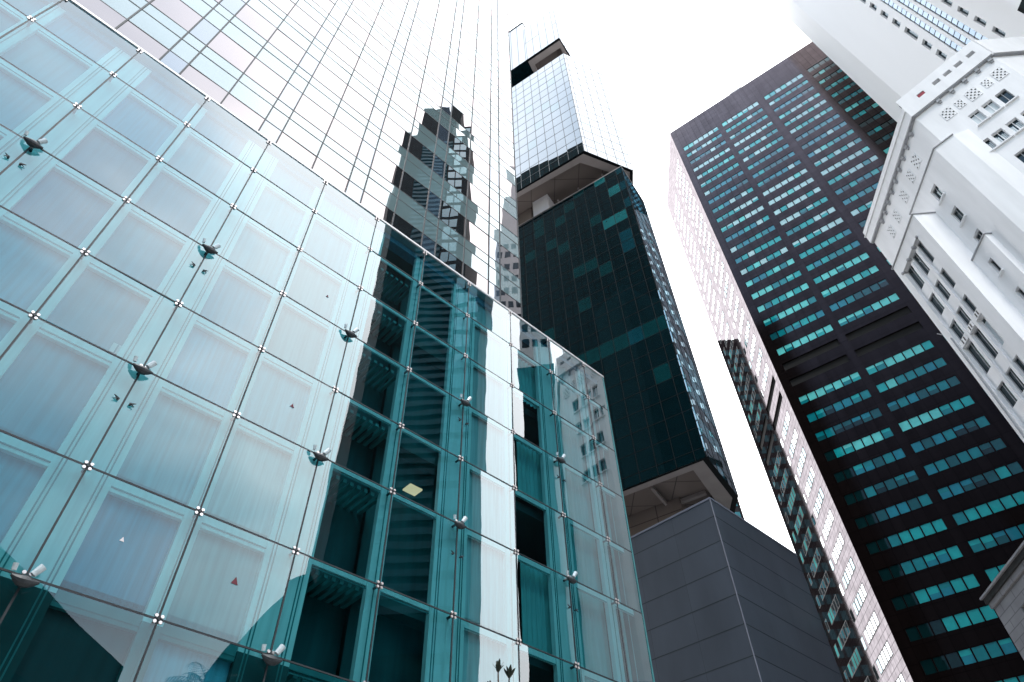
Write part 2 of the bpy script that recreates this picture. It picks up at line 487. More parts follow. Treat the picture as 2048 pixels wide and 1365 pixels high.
# panels, curtains and rooms behind each bay
for i, k in enumerate(KS):
    for j in range(len(ROWS) - 1):
        a, b, c, d = edges[i], edges[i + 1], ROWS[j], ROWS[j + 1]
        if j < 3 and k not in (0, 1, 4): continue
        if k < 2 or k == 4:
            if k == 4: mi = 3
            elif j < 3: mi = 5 if k == 0 else 1  # bottom blinds: ground-level dimness put into the colour
            elif k == -2 and j in (6, 7): mi = 4
            elif k <= -3: mi = random.choice((1, 2, 2, 4))
            elif k == 1: mi = random.choice((0, 0, 3, 0))
            elif k == 0: mi = 2 if j == 3 else random.choice((0, 1, 1))
            else: mi = random.choice((1, 1, 2))
            mb = MB(); mb.box(pod, a + 0.05, b - 0.05, -0.42, -0.36, c + 0.1, d + 0.3)
            mb.build('blind_panel', [pod_shade(mi)], g_pod)
        elif k in (2, 3):
            mb = MB(); dd = 1.25 if k == 2 else 1.1
            mb.rect(pod, a, b, c + 0.02, d + 0.02, -dd, 0)
            mb.build('screen_panel', [M['pod_screen']], g_pod)
        elif k in (5, 6, 7):
            w0 = 0.3 * PIT if k == 5 else 0.35 * PIT
            x0 = a + w0
            x1 = b - (0.1 if k == 5 else 0.05)
            if x1 - x0 > 0.3 and (k != 5 or j % 2 == 0):
                mb = MB(); n_ = int((x1 - x0) / 0.09)
                for q in range(n_):
                    o0 = -0.5 - (0.07 if q % 2 else 0); o1 = -0.5 - (0 if q % 2 else 0.07)
                    p0, p1 = x0 + (x1 - x0) * q / n_, x0 + (x1 - x0) * (q + 1) / n_
                    mb.poly([pod.p(p0, o0, c + 0.3), pod.p(p1, o1, c + 0.3), pod.p(p1, o1, d + 0.35), pod.p(p0, o0, d + 0.35)], None, 0, pod.n)
                mb.build('curtain', [M['pod_curtain']], g_pod)
mb = MB()                                                  # rooms: back wall, floors, end wall
mb.rect(pod, edges[0], UEND - 0.2, ROWS[0], ROWS[-1], -5.0, 0)
mb.box(pod, UEND - 0.3, UEND - 0.1, -14, -0.5, ROWS[0], ROWS[-1], 0)
for r in ROWS[2::2]: mb.box(pod, ju(2), UEND - 0.3, -5.0, -0.72, r, r + 0.3, 0)
mb.box(pod, edges[0], UEND - 0.1, -14, -0.6, ROWS[-1] - 0.3, ROWS[-1] - 0.02, 0)
mb.build('interior', [M['pod_dark']], g_pod)
mb = MB()
for r in ROWS[1:]:
    x = ju(2) + 0.3
    while x < ju(3) - 0.1:
        mb.box(pod, x, x + 0.1, -1.24, -0.35, r - 0.1, r); x += 0.2
mb.build('ceiling_slats', [plain('ceiling_slat', (0.06, 0.32, 0.33), 0.5, 0.15, 2.0)], g_pod)
mb = MB()
x, r = 8.42, 11.08
mb.box(pod, x - 0.2, x + 0.2, -0.86, -0.52, r - 0.05, r - 0.005)
mb.build('ceiling_light', [M['ceiling_panel_light']], g_pod)
# spider fittings on every node, floodlights on the wide columns
def spider(e, r):
    mb = MB()
    for su in (-1, 1):
        for sz in (-1, 1):
            c0 = pod.p(e + su * 0.05, 0.006, r + sz * 0.05)
            mb.tube([c0, c0 + NW * 0.02], [0.036, 0.03], 10)
            mb.tube([pod.p(e + su * 0.05, -0.02, r + sz * 0.05), pod.p(e, -0.12, r)], [0.016, 0.022], 6, 1)
    mb.tube([pod.p(e, 0.006, r), pod.p(e, 0.03, r)], [0.028, 0.02], 10, 1)
    mb.tube([pod.p(e, -0.1, r), pod.p(e, -0.3, r)], [0.03, 0.035], 8, 1)
    return mb.build('spider_fitting', [M['steel'], M['dark_metal']], g_pod)
for k in KS:
    for j, r in enumerate(ROWS[1:], 1):
        if k < -4 or j < 2: continue
        spider(ju(k), r - (0.08 if j == len(ROWS) - 1 else 0))
def floodlight(e, r):
    mb = MB()
    pts = []
    for i in range(7):
        t_ = i / 6.0
        pts.append(pod.p(e - 0.2 + 0.4 * t_, 0.11, r - 0.08 - 0.05 * math.sin(math.pi * t_)))
    mb.tube(pts, [0.02, 0.05, 0.08, 0.09, 0.08, 0.05, 0.02], 10, 0)
    o = mb.build('floodlight', [M['dark_metal']], g_pod)
    mb = MB()
    mb.tube([pod.p(e + 0.06, 0.12, r + 0.0), pod.p(e + 0.14, 0.15, r + 0.15)], [0.05, 0.06], 10, 0)
    mb.build('lamp_head', [M['lamp_head']], o)
    mb = MB()
    mb.tube([pod.p(e - 0.2, 0.12, r - 0.02), pod.p(e - 0.22, 0.15, r + 0.08)], [0.035, 0.04], 10, 0)
    mb.build('lamp_head', [M['lamp_head']], o)
for k in (-4, -2, 0, 2, 4, 6):
    for j in (3, 5, 7): floodlight(ju(k), ROWS[j])
def bracket(e, z):
    for s_ in (-1, 1):
        mb = MB()
        a = pod.p(e + s_ * 0.12, 0.05, z)
        mb.tube([a, a + TW * (s_ * 0.09) + Vector((0, 0, 0.05))], [0.024, 0.008], 6)
        mb.tube([a, a + TW * (s_ * 0.08) - Vector((0, 0, 0.04))], [0.02, 0.007], 6)
        mb.tube([a, a - NW * 0.06], [0.03, 0.02], 6)
        mb.build('column_bracket', [M['dark_metal']], g_pod)
for k in (-2, 0, 4, 6):
    for j in (4, 6): bracket(ju(k), ROWS[j] + 0.62 * (ROWS[j + 1] - ROWS[j]))
def sticker(u, z, s_, mat, nm):
    mb = MB()
    mb.poly([pod.p(u - s_, 0.012, z - s_), pod.p(u + s_, 0.012, z - s_), pod.p(u, 0.012, z + s_ * 1.1)], None, 0, pod.n)
    mb.poly([pod.p(u - s_, 0.008, z - s_), pod.p(u + s_, 0.008, z - s_), pod.p(u, 0.008, z + s_ * 1.1)], None, 0, -pod.n)
    mb.build(nm, [mat], g_pod)
sticker(3.24 * 1.0 + 1.16, 15.35, 0.045, M['sticker_red'], 'warning_sticker')
sticker(4.35, 11.1, 0.055, M['sticker_red'], 'warning_sticker')
sticker(4.28, 6.62, 0.07, M['sticker_red'], 'warning_sticker')
sticker(2.18, 6.62, 0.04, M['sticker_white'], 'warning_sticker')
mb = MB()
for s_ in (0, 0.12): mb.box(pod, 0.46 + s_, 0.55 + s_, -0.34, -0.33, 10.45, 10.7)
mb.build('paper_notice', [M['sticker_white']], g_pod)

# ================================================================== 2. office tower above the podium
DL = 14.6
lt = F(-NW * DL, AZW, 1)
UL1 = 1.015 * DL
HL = 155.0
g_lt = thing('office_tower', 'tall mirror glass office tower with pink and pale blue bands rising above the glass podium', 'tower', lt.p(0, -14, 0))
M['lt_mirror'] = glazing('tower_mirror_pane', (0.012, 0.015, 0.018), (0.59, 0.54, 0.545), 0.12, 1.0, 1.35, 0.0, wav=0.006, wscale=0.3)
M['lt_blue'] = glazing('tower_blue_pane', (0.05, 0.07, 0.10), (0.49, 0.525, 0.565), 0.12, 1.0, 1.35, 0.0, wav=0.006, wscale=0.3)
M['lt_pale'] = glazing('tower_pale_pane', (0.17, 0.245, 0.255), (0.545, 0.585, 0.595), 0.12, 1.0, 1.7, 0.0, wav=0.006, wscale=0.3)
M['lt_dark'] = glazing('tower_dark_glass', (0.008, 0.02, 0.024), (0.3, 0.6, 0.65), 0.0, 0.04, 2.5, 0.05)
us = []
p0 = -0.318 - 0.2695 * 3
while p0 < 1.03:
    for a in (0.0, 0.1075, 0.159): us.append(p0 + a)
    p0 += 0.2695
us = [u for u in us if u < 1.0]
us = [u * DL for u in us] + [UL1]
zs = []
v = 1.67
while v * DL < 92:
    zs += [(v, 'm'), (v + 0.126, 'p'), (v + 0.214, 'q')]; v += 0.2675
zs.append((v, 'x'))
items = []
for i in range(len(us) - 1):
    narrow = (us[i + 1] - us[i]) < 0.07 * DL
    for j in range(len(zs) - 1):
        a, b, c, d = us[i] + 0.02, us[i + 1] - 0.02, zs[j][0] * DL + 0.02, zs[j + 1][0] * DL - 0.02
        mi = 2 if zs[j][1] != 'm' else (1 if narrow else 0)
        items.append((lt, a, b, c, d, (lambda mb, a=a, b=b, c=c, d=d, mi=mi: mb.pane(lt, a, b, c, d, 0.0, mi, 0.16))))
part_set('glass_pane', items, [M['lt_mirror'], M['lt_blue'], M['lt_pale']], g_lt)
ztop = zs[-1][0] * DL
mb = MB()
for u in us: mb.box(lt, u - 0.028, u + 0.028, -0.05, 0.03, zs[0][0] * DL, ztop)
for z in zs: mb.box(lt, us[0], UL1, -0.05, 0.012, z[0] * DL - 0.022, z[0] * DL + 0.022)
mb.build('mullions', [M['joint']], g_lt)
mb = MB()
pl = [lt.p(-60, -0.06, 0), lt.p(UL1 - 0.03, -0.06, 0), lt.p(UL1 - 0.03, -16, 0), lt.p(-60, -16, 0)]
mb.prism(pl, ROWS[-1] - 0.05, HL, 0)
mb.build('tower_body', [M['lt_dark']], g_lt)
mb = MB()
mb.rect(lt, us[0], UL1 - 0.03, ztop + 0.03, HL, -0.02, 0)
mb.rect(lt, -60, us[0], zs[0][0] * DL, HL, -0.02, 0)
mb.build('upper_glazing', [M['lt_pale']], g_lt)

# ================================================================== 3. stepped glass tower in the middle
g_st = thing('stepped_tower', 'stepped glass skyscraper in three shifted blocks with open brown undersides', 'tower', pol(14, 92))
M['st_glass'] = glazing('stepped_glass', (0.002, 0.012, 0.016), (0.505, 0.539, 0.574), 0.10, 0.92, 1.35, 0.0, wav=0.01, wscale=0.12)
M['st_teal'] = glazing('stepped_teal', (0.003, 0.045, 0.052), (0.496, 0.548, 0.574), 0.10, 0.9, 1.35, 0.0)
M['st_blue'] = glazing('stepped_blue', (0.004, 0.06, 0.085), (0.479, 0.539, 0.574), 0.12, 0.9, 1.35, 0.0)
M['st_pale'] = glazing('stepped_pale', (0.02, 0.22, 0.24), (0.505, 0.548, 0.574), 0.2, 0.9, 1.35, 0.0)
M['st_arris_sky'] = glazing('stepped_arris_sky', (0.06, 0.30, 0.42), (0.7, 0.85, 1.0), 0.1, 0.9, 1.5, 0.0)  # sky reflection carried by the blue base colour
M['st_mull'] = plain('stepped_mullion', (0.02, 0.03, 0.04), 0.5, 0.1, 2)
M['st_soffit'] = jointed('stepped_soffit', (0.20, 0.165, 0.15), (0.08, 0.07, 0.065), 6.0, 6.0, 0.08, rough=0.8, scale=0.1)
M['st_rim'] = plain('stepped_rim', (0.36, 0.32, 0.31), 0.7, 0.1, 0.3)
M['st_column'] = plain('stepped_column', (0.78, 0.76, 0.80), 0.6, 0.04, 0.3)
M['st_black'] = plain('stepped_black', (0.006, 0.008, 0.010), 0.7, spec=0.1)
st_items = []
def st_block(corner, az_r, wl_, wr, az3, w3, z0, z1, cw, ch, zbase, low):
    """one block: left face runs back along 302.5, right face along az_r, then a third face along az3"""
    fl = F(corner, 302.5, -1)
    fr = F(corner, az_r, 1)
    c2 = fr.p(wr, 0, 0); f3 = F(c2, az3, 1)
    c3 = f3.p(w3, 0, 0); cl = fl.p(wl_, 0, 0)
    cb = cl + (c3 - fr.o) * 0.8
    plan = [Vector((p.x, p.y, 0)) for p in (corner, c2, c3, cb, cl)]
    for f, w, faces in ((fl, wl_, 0), (fr, wr, 1), (f3, w3, 2)):
        uu = [0.0]
        x = cw * 0.58 if f is fl else cw * 0.35
        while x < w - 0.3: uu.append(x); x += cw
        uu.append(w)
        zz = [z0]; k = math.floor((z0 - zbase) / ch) + 1
        while zbase + k * ch < z1 - 0.4:
            zz.append(zbase + k * ch); k += 1
        zz.append(z1)
        for i in range(len(uu) - 1):
            for j in range(len(zz) - 1):
                a, b, c, d = uu[i] + 0.04, uu[i + 1] - 0.04, zz[j] + 0.04, zz[j + 1] - 0.04
                row = int(round((zz[j] - zbase) / ch))
                mi = 0
                rr = random.random()
                if low:
                    if f is fl:
                        if zz[j] < 140 * SK:
                            if row % 3 == 0 and zz[j] < 132 * SK: mi = 0 if rr < 0.45 else (1 if rr < 0.85 else 2)
                            if row % 3 == 0 and i > 6: mi = 0 if rr < 0.7 else 1
                        else:
                            mi = 2 if i < 2 and rr < 0.5 else (1 if rr < 0.12 else 0)
                            if i in (1, 2) and zz[j] > 170 * SK and rr < 0.35: mi = 3
                    else:
                        mi = (5 if rr < 0.75 else 4) if row % 2 == 0 else (5 if rr < 0.12 else 4)  # reflections here muted by a darker, duller copy of the glass
                else:
                    mi = 1 if rr < 0.08 else 0
                st_items.append((f, a, b, c, d, (lambda mb, f=f, a=a, b=b, c=c, d=d, mi=mi: mb.pane(f, a, b, c, d, 0.0, mi, 0.07))))
        mbm = MB()
        mw = 0.045 if low else 0.065
        for u in uu: mbm.box(f, u - mw, u + mw, -0.1, 0.04, z0, z1)
        for z in zz[1:-1]: mbm.box(f, 0, w, -0.1, 0.03, z - mw, z + mw)
        mbm.build('mullions', [M['st_black'] if low else M['st_mull']], g_st)
    body = MB()
    inner = [p + (sum(plan, Vector()) / 5 - p).normalized() * 0.3 for p in plan]
    body.prism(inner, z0 + 0.3, z1 - 0.1, 0, bottom=False)
    body.build('block_core', [M['st_black']], g_st)
    # underside: black edge, pale rim, recessed brown ceiling
    cen = sum(plan, Vector()) / 5
    def ins(k): return [p + (cen - p).normalized() * k for p in plan]
    e0, e1, e2 = ins(0.0), ins(0.9), ins(3.3)
    Z = lambda z: Vector((0, 0, z + CZ))
    s1 = MB()
    for i in range(5):
        j = (i + 1) % 5
        s1.poly([e0[i] + Z(z0), e0[j] + Z(z0), e1[j] + Z(z0 + 0.02), e1[i] + Z(z0 + 0.02)], None, 0, Vector((0, 0, -1)))
        s1.poly([e1[i] + Z(z0 + 0.02), e1[j] + Z(z0 + 0.02), e2[j] + Z(z0 + 0.03), e2[i] + Z(z0 + 0.03)], None, 1, Vector((0, 0, -1)))
        s1.poly([e2[i] + Z(z0 + 0.03), e2[j] + Z(z0 + 0.03), e2[j] + Z(z0 + 1.8), e2[i] + Z(z0 + 1.8)], None, 1)
    s1.poly([p + Z(z0 + 1.8) for p in e2], [(p.x, p.y) for p in e2], 2, Vector((0, 0, -1)))
    s1.build('soffit', [M['st_black'], M['st_rim'], M['st_soffit']], g_st)
    return plan, fl, fr
SK = 0.72
LZ0, LZ1 = 83.8 * SK, 204.2 * SK
low_plan, low_l, low_r = st_block(pol(19.47, 112 * SK), 33.4, 46 * SK, 16.0 * SK, 3.7, 8, LZ0, LZ1, 4.0 * SK, 5.2 * SK, 91.5 * SK, True)
MZ0, MZ1 = 214.7 * SK, 309.8 * SK
mid_plan, mid_l, mid_r = st_block(pol(14.05, 108 * SK), 65.6, 44 * SK, 19.0 * SK, 5.6, 9, MZ0, MZ1, 3.85 * SK, 6.5 * SK, 219.6 * SK, False)
top_plan, top_l, top_r = st_block(pol(13.9, 105 * SK), 33.5, 18 * SK, 26.0 * SK, 4.0, 8, 322.2 * SK, 366.5 * SK, 3.75 * SK, 22 * SK, 322.2 * SK, False)
mb = MB()                                                  # lower shoulder of the top block
sh_pl = [top_l.p(18 * SK, 0, 0), top_l.p(44 * SK, 0, 0), top_l.p(44 * SK, -18, 0), top_l.p(18 * SK, -18, 0)]
mb.prism(sh_pl, 322.2 * SK, 378 * SK, 0)
for q in range(1, 8): mb.box(top_l, (18 + q * 3.75) * SK - 0.07, (18 + q * 3.75) * SK + 0.07, -0.1, 0.05, 322.2 * SK, 378 * SK, 1)
mb.box(top_l, 17.8 * SK, 44.2 * SK, -18, 0.2, 377.6 * SK, 378.6 * SK, 1)
mb.build('roof_shoulder', [M['st_glass'], M['st_mull']], g_st)
mb = MB()                                                  # glazed arris on the lower block's corner, sky reflection put into its blue
fk = F(low_l.o + low_l.n * 0.05 + low_r.n * 0.05, 347, -1)
for q in range(13):
    if q in (3, 7, 11): continue
    zq = LZ0 + 1.0 + q * 2.9
    mb = MB(); mb.box(fk, -0.16, 0.16, -0.06, 0.06, zq, zq + 2.6, 0)
    mb.build('corner_glazing', [M['st_arris_sky']], g_st)
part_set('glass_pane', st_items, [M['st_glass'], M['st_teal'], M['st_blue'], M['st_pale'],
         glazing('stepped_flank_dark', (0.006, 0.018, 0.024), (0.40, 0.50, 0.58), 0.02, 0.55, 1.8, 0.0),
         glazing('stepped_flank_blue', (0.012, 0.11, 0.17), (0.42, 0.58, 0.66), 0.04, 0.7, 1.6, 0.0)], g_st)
cf = low_l
mb = MB()
mb.box(cf, 28.6 * SK, 34.8 * SK, -6.5 * SK, -1.5 * SK, LZ1 - 2, 322 * SK)
mb.build('corner_column', [M['st_column']], g_st)
mb = MB()
mb.box(cf, 8, 32, -20, -9, 0, 330 * SK)
mb.box(cf, 26.3, 34, -9, -2, LZ1 - 1, 326 * SK)
mb.build('service_core', [M['st_soffit']], g_st)
mb = MB()                                                  # ceiling beams and a lamp pod in the open storey
fb = low_l.shifted()
mb.box(fb, 3, 25, -9.0, -8.2, MZ0 + 0.9, MZ0 + 2.15)
for q in (6, 13, 19): mb.box(fb, q, q + 0.4, -8.2, -4, MZ0 + 1.2, MZ0 + 2.15)
mb.build('ceiling_beam', [M['st_rim']], g_st)
mb = MB()
mb.box(fb, 4, 26, -10.2, -9.6, LZ0 + 1.2, LZ0 + 2.1)
for q in (10, 17): mb.box(fb, q, q + 0.4, -9.6, -4, LZ0 + 1.2, LZ0 + 2.1)
mb.build('ceiling_beam', [M['st_rim']], g_st)
mb = MB()
mb.box(low_l, -0.02, 33, -0.4, 0.06, LZ1, LZ1 + 0.22)
mb.box(low_r, 0, 11.5, -0.4, 0.06, LZ1, LZ1 + 0.22)
mb.build('parapet_rail', [M['st_rim']], g_st)

# ================================================================== 4. grey clad block under it
gc = pol(18.65, 95 * 0.72)
g_gr = thing('grey_block', 'blue-grey metal clad block with long horizontal joints below the stepped tower', 'building', gc + Vector((4, 10, 0)))
M['gr_clad'] = jointed('grey_cladding', (0.052, 0.065, 0.088), (0.026, 0.033, 0.043), 5.4, 3.06, 0.02, rough=0.42, var=0.14, shift=(0.05, 0.0), scale=0.35, tint=0.14, stretch=(1, 1, 0.3))
M['gr_edge'] = plain('grey_edge', (0.13, 0.145, 0.19), 0.4, 0.05, 0.5)
fl, fr = F(gc, 313, -1), F(gc, 46, 1)
GT = 63.1 * 0.72
mb = MB()
mb.rect(fl, 0, 24, -CZ, GT, 0); mb.rect(fr, 0, 18.15, -CZ, GT, 0)
gv = fl.p(24, 0, 0) - fl.p(0, 0, 0)
mb.poly([fl.p(0, 0, GT), fr.p(18.15, 0, GT), fr.p(18.15, 0, GT) + gv, fl.p(24, 0, GT)], None, 0, Vector((0, 0, 1)))
mb.poly([fr.p(18.15, 0, -CZ), fr.p(18.15, 0, -CZ) + gv, fr.p(18.15, 0, GT) + gv, fr.p(18.15, 0, GT)], [(0, 0), (24, 0), (24, GT), (0, GT)], 0, fr.t)
o = mb.build('wall', [M['gr_clad']], g_gr)
for lp in o.data.uv_layers[0].data: lp.uv = (lp.uv[0], lp.uv[1] - (60.05 * 0.72 - 3.06 * 14))
mb = MB()
mb.tube([fl.p(0, 0.02, -CZ), fl.p(0, 0.02, GT)], [0.06, 0.06], 8)
mb.build('corner_trim', [M['gr_edge']], g_gr)
mb = MB()
for q in range(15):
    zq = 60.05 * 0.72 - 3.06 * q
    mb.box(fl, 0.1, 24, -0.02, 0.012, zq - 0.04, zq + 0.04); mb.box(fr, 0.1, 18.2, -0.02, 0.012, zq - 0.04, zq + 0.04)
mb.build('panel_joints', [M['joint']], g_gr)
mb = MB()
mb.box(fr, 0, 18.15, -0.4, 0.06, GT, GT + 0.25); mb.box(fl, 0, 24, -0.4, 0.06, GT, GT + 0.25)
mb.build('roof_coping', [M['gr_edge']], g_gr)

g_ax = thing('shade_annex', 'unseen dark block added to shade the left face of the grey clad block', 'building', (0, 52, 0))
mb = MB(); mb.prism([(-8, 62), (9.3, 60), (6.3, 42), (-8, 42)], -CZ, 39, 0)  # unseen mass added to shade the grey block's left face
mb.build('wall', [M['lt_dark']], g_ax)
mb = MB(); mb.prism([(-10, 64), (0.8, 62), (0.6, 42), (-10, 42)], 39, 140, 0)  # taller unseen part, added for the same shading
mb.build('shade_upper_block', [M['lt_dark']], g_ax)

# ================================================================== 5. dark granite tower
dc = pol(28.73, 85)
g_dk = thing('granite_tower', 'dark brown granite tower with rows of teal windows and a bright left flank', 'tower', dc + Vector((30, 20, 0)))
M['dk_gran'] = granite('dark_granite', (0.009, 0.0062, 0.006), (0.76, 0.63, 0.66), 0.002, 1.0, 2.6, 0.10, 1.27, 1.79, 0.02, 0.14, (4, 4, 0.15), 0.25)
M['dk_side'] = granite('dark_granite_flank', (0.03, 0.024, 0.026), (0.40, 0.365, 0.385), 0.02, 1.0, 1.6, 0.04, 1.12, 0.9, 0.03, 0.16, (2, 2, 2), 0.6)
M['dk_black'] = plain('granite_tower_void', (0.004, 0.004, 0.004), 0.9)
def win_mat(nm, c, r0=0.015):
    return glazing('window_' + nm, c, (0.75, 0.85, 0.9), r0, 0.9, 2.3, 0.03, var=0.12, scale=0.8)
WM = [win_mat('aqua', (0.13, 0.62, 0.59)), win_mat('teal', (0.012, 0.36, 0.37)), win_mat('sea', (0.006, 0.20, 0.23)), win_mat('blue', (0.010, 0.20, 0.27)),
      win_mat('deep', (0.006, 0.085, 0.10)), win_mat('night', (0.003, 0.02, 0.022)), win_mat('white', (0.42, 0.66, 0.68))]
M['dk_frame'] = plain('window_frame_dark', (0.008, 0.012, 0.014), 0.5)
fd, fs = F(dc, 125.5, 1), F(dc, 5.5, -1)
DT = 161.0
rows_up = [79.6 + 3.58 * k for k in range(21)]
rows_dn = [69.05 - 3.49 * k for k in range(18)]
holes = []; wins = []
bays = [1.4, 11.3, 21.7, 31.8]
DEND = 42.0
for zt in rows_up + rows_dn:
    rowb = random.random(); h = 1.75 if zt == rows_up[-1] else 1.45
    for bi, b0 in enumerate(bays):
        bb = min(1, max(0, rowb + random.uniform(-0.25, 0.25)))
        for w in range(7):
            a = b0 + w * 1.27; b = a + 1.16
            if b > DEND - 0.3: continue
            holes.append((a, b, zt - h, zt))
            x = bb + random.uniform(-0.3, 0.3)
            up = zt > 100
            mi = 0 if x > 0.62 else (1 if x > 0.42 else (2 if x > 0.22 else (3 if x > 0.02 else 4)))
            if up and mi in (2, 4) and random.random() < 0.5: mi -= 1
            if up and mi in (0, 1) and random.random() < (0.75 if mi == 0 else 0.25): mi = 6  # upper panes paled, putting the sky's sheen into their colour
            if zt < 66 and mi == 0 and random.random() < 0.35: mi = 1
            if zt < 50 and mi in (0,) : mi = 1 if random.random() < 0.6 else 2
            if bi == 0 and zt < 62 and a < 1.4 + (62 - zt) * 0.06 + 0.9: mi = 5  # dim lower-left panes: the shading is put into their colour
            if bi == 3: mi = random.choice((1, 2, 4, 4, 5, 0))  # darker panes in the last bay stand for a dark reflection
            cut = random.uniform(0.3, 0.6) if random.random() < (0.3 if zt < 80 else 0.12) else 0
            lo = min(5, mi + random.choice((1, 2))) if mi < 5 else (5 if mi == 5 else 1)
            wins.append((fd, a, b, zt - h, zt, mi, lo, cut))
for zt, hh in ((76.3, 1.5), (72.8, 1.45)):
    for b0, b1 in ((1.3, 10.0), (11.2, 20.3), (21.6, 30.6), (31.7, 40.6)):
        holes.append((b0, b1, zt - hh, zt))
mb = MB()
mb.wall(fd, 0, DEND, -CZ, DT, holes, 0.28)
hs = []; sw = []
for zt in rows_up + rows_dn:
    for u in [1.9 + 1.12 * i for i in range(5)] + [8.2] + [11.4 + 1.12 * i for i in range(5)] + [18.15]:
        sw.append((fs, u, u + 0.95, zt - 1.55, zt))
for zt, hh in ((76.3, 1.5), (72.8, 1.45)):
    hs += [(1.5, 9.8, zt - hh, zt), (10.9, 19.2, zt - hh, zt)]
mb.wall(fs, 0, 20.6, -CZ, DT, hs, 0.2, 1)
k0 = fs.p(20.6, 0, 0); k1 = fd.p(DEND, 0, 0)
bk = [Vector((p.x, p.y, 0)) for p in (k0, k1)]
far = bk[1] + (bk[0] - Vector((dc.x, dc.y, 0)))
Z0, Z1 = Vector((0, 0, 0)), Vector((0, 0, DT + CZ))
for a, b in ((bk[0], far), (far, bk[1])): mb.poly([a + Z0, b + Z0, b + Z1, a + Z1], None, 0)
mb.poly([Vector((dc.x, dc.y, 0)) + Z1, bk[1] + Z1, far + Z1, bk[0] + Z1], None, 0, Vector((0, 0, 1)))
mb.build('wall', [M['dk_gran'], M['dk_side']], g_dk)
items = []
for f, a, b, c, d, mi, lo, cut in wins:
    def draw(mb, f=f, a=a, b=b, c=c, d=d, mi=mi, lo=lo, cut=cut):
        mm = 0.03
        if cut:
            zc = d - (d - c) * cut
            mb.pane(f, a + mm, b - mm, zc, d - mm, -0.09, mi, 0.1); mb.pane(f, a + mm, b - mm, c + mm, zc, -0.09, lo, 0.1)
        else:
            mb.pane(f, a + mm, b - mm, c + mm, d - mm, -0.09, mi, 0.1)
        mb.rect(f, a, b, c, d, -0.27, 7)
    items.append((f, a, b, c, d, draw))
for f, a, b, c, d in sw:
    mi = random.choice((6, 6, 0, 6))
    def draw(mb, f=f, a=a, b=b, c=c, d=d, mi=mi):
        mb.pane(f, a + 0.09, b - 0.09, c + 0.09, d - 0.09, 0.022, 8 if mi == 6 else mi, 0.25); mb.rect(f, a - 0.04, b + 0.04, c - 0.04, d + 0.04, 0.008, 7)
    items.append((f, a, b, c, d, draw))
part_set('window', items, WM + [M['dk_frame'], glazing('window_mirror', (0.10, 0.16, 0.18), (0.82, 0.86, 0.88), 0.3, 1.0, 1.0, 0.0)], g_dk)
mb = MB()
for b0, b1 in ((1.3, 10.0), (11.2, 20.3), (21.6, 30.6), (31.7, 40.6)):
    for zt in (76.3, 72.8): mb.rect(fd, b0, b1, zt - 1.5, zt, -0.27)
for b0, b1 in ((1.5, 9.8), (10.9, 19.2)):
    for zt in (76.3, 72.8): mb.rect(fs, b0, b1, zt - 1.5, zt, -0.19)
mb.build('plant_louvre', [M['dk_black']], g_dk)
mb = MB()
for u in (17.0, 18.4): mb.tube([fd.p(u, -1.5, DT), fd.p(u, -1.5, DT + 4.2)], [0.06, 0.04], 6)
mb.box(fd, 16.2, 19.2, -1.9, -1.1, DT, DT + 2.6)
for q in range(4): mb.box(fd, 15.4 + q * 1.3, 15.5 + q * 1.3, -0.8, -0.7, DT, DT + 1.6)
mb.build('roof_plant', [plain('roof_plant_metal', (0.62, 0.62, 0.64), 0.5)], g_dk)

# ================================================================== 6. white tower
wc = pol(55.08, 73)
g_wt = thing('white_tower', 'plain white slab tower with small square windows and three long window strips', 'tower', wc + Vector((16, -6, 0)))
M['wt_wall'] = plain('white_tower_wall', (0.86, 0.86, 0.87), 0.7, 0.03, 0.12, (1, 1, 0.2))
M['wt_glass'] = glazing('white_tower_glass', (0.01, 0.015, 0.02), (0.7, 0.85, 0.95), 0.02, 0.7, 3.0, 0.02)
M['wt_strip'] = [glazing('strip_glass_%s' % a, c, (0.5, 0.6, 0.72), 0.08, 0.8, 1.8, 0.02) for a, c in (('ice', (0.24, 0.33, 0.42)), ('sky', (0.12, 0.22, 0.33)), ('dusk', (0.05, 0.12, 0.24)))]
fw = F(wc, 183, 1)
HWT = 190.0
sq = []
z = 175.0
base = 105.05
tops = []
k = 0
for zt in (105.05,): tops.append((zt, 4.1))
for i in range(1, 16): tops.append((105.05 + 4.18 * i, 2.55))
for i in range(0, 18): tops.append((99.5 - 4.12 * i, 2.65))
for zt, h in tops: sq.append((8.0, 8.78, zt - h, zt))
for i in range(0, 34): sq.append((14.05, 14.68, 141.0 - 4.15 * i + 0.05, 141.0 - 4.15 * i + 2.7))
strips = [(9.8, 10.64, 20, 178), (11.08, 11.93, 20, 178), (12.35, 13.15, 20, 178)]
mb = MB()
mb.wall(fw, 0, 17.8, -CZ, HWT, sq + strips, 0.42)
fc = F(wc, 30, -1)
mb.rect(fc, 0, 7.0, -CZ, HWT, 0)
p1 = fc.p(7.0, 0, 0); p2 = fw.p(17.8, 0, 0)
w1, w2 = Vector((p1.x, p1.y, 0)), Vector((p2.x, p2.y, 0))
bx1, bx2 = Vector((100, w1.y + 3, 0)), Vector((100, w2.y + 2, 0))
T = Vector((0, 0, HWT + CZ))
for a, b in ((w1, bx1), (bx1, bx2), (bx2, w2)): mb.poly([a, b, b + T, a + T], None, 0)
mb.poly([w1 + T, bx1 + T, bx2 + T, w2 + T, Vector((wc.x, wc.y, 0)) + T], None, 0, Vector((0, 0, 1)))
mb.build('wall', [M['wt_wall']], g_wt)
for a, b, c, d in sq:
    if c > 130 or d < 60: continue
    mb = MB(); mb.pane(fw, a, b, c, d, -0.4, 0, 0.1)
    mb.build('window', [M['wt_glass']], g_wt)
mb = MB()
for a, b, c, d in sq:
    if c > 130 or d < 60: mb.rect(fw, a, b, c, d, -0.4)
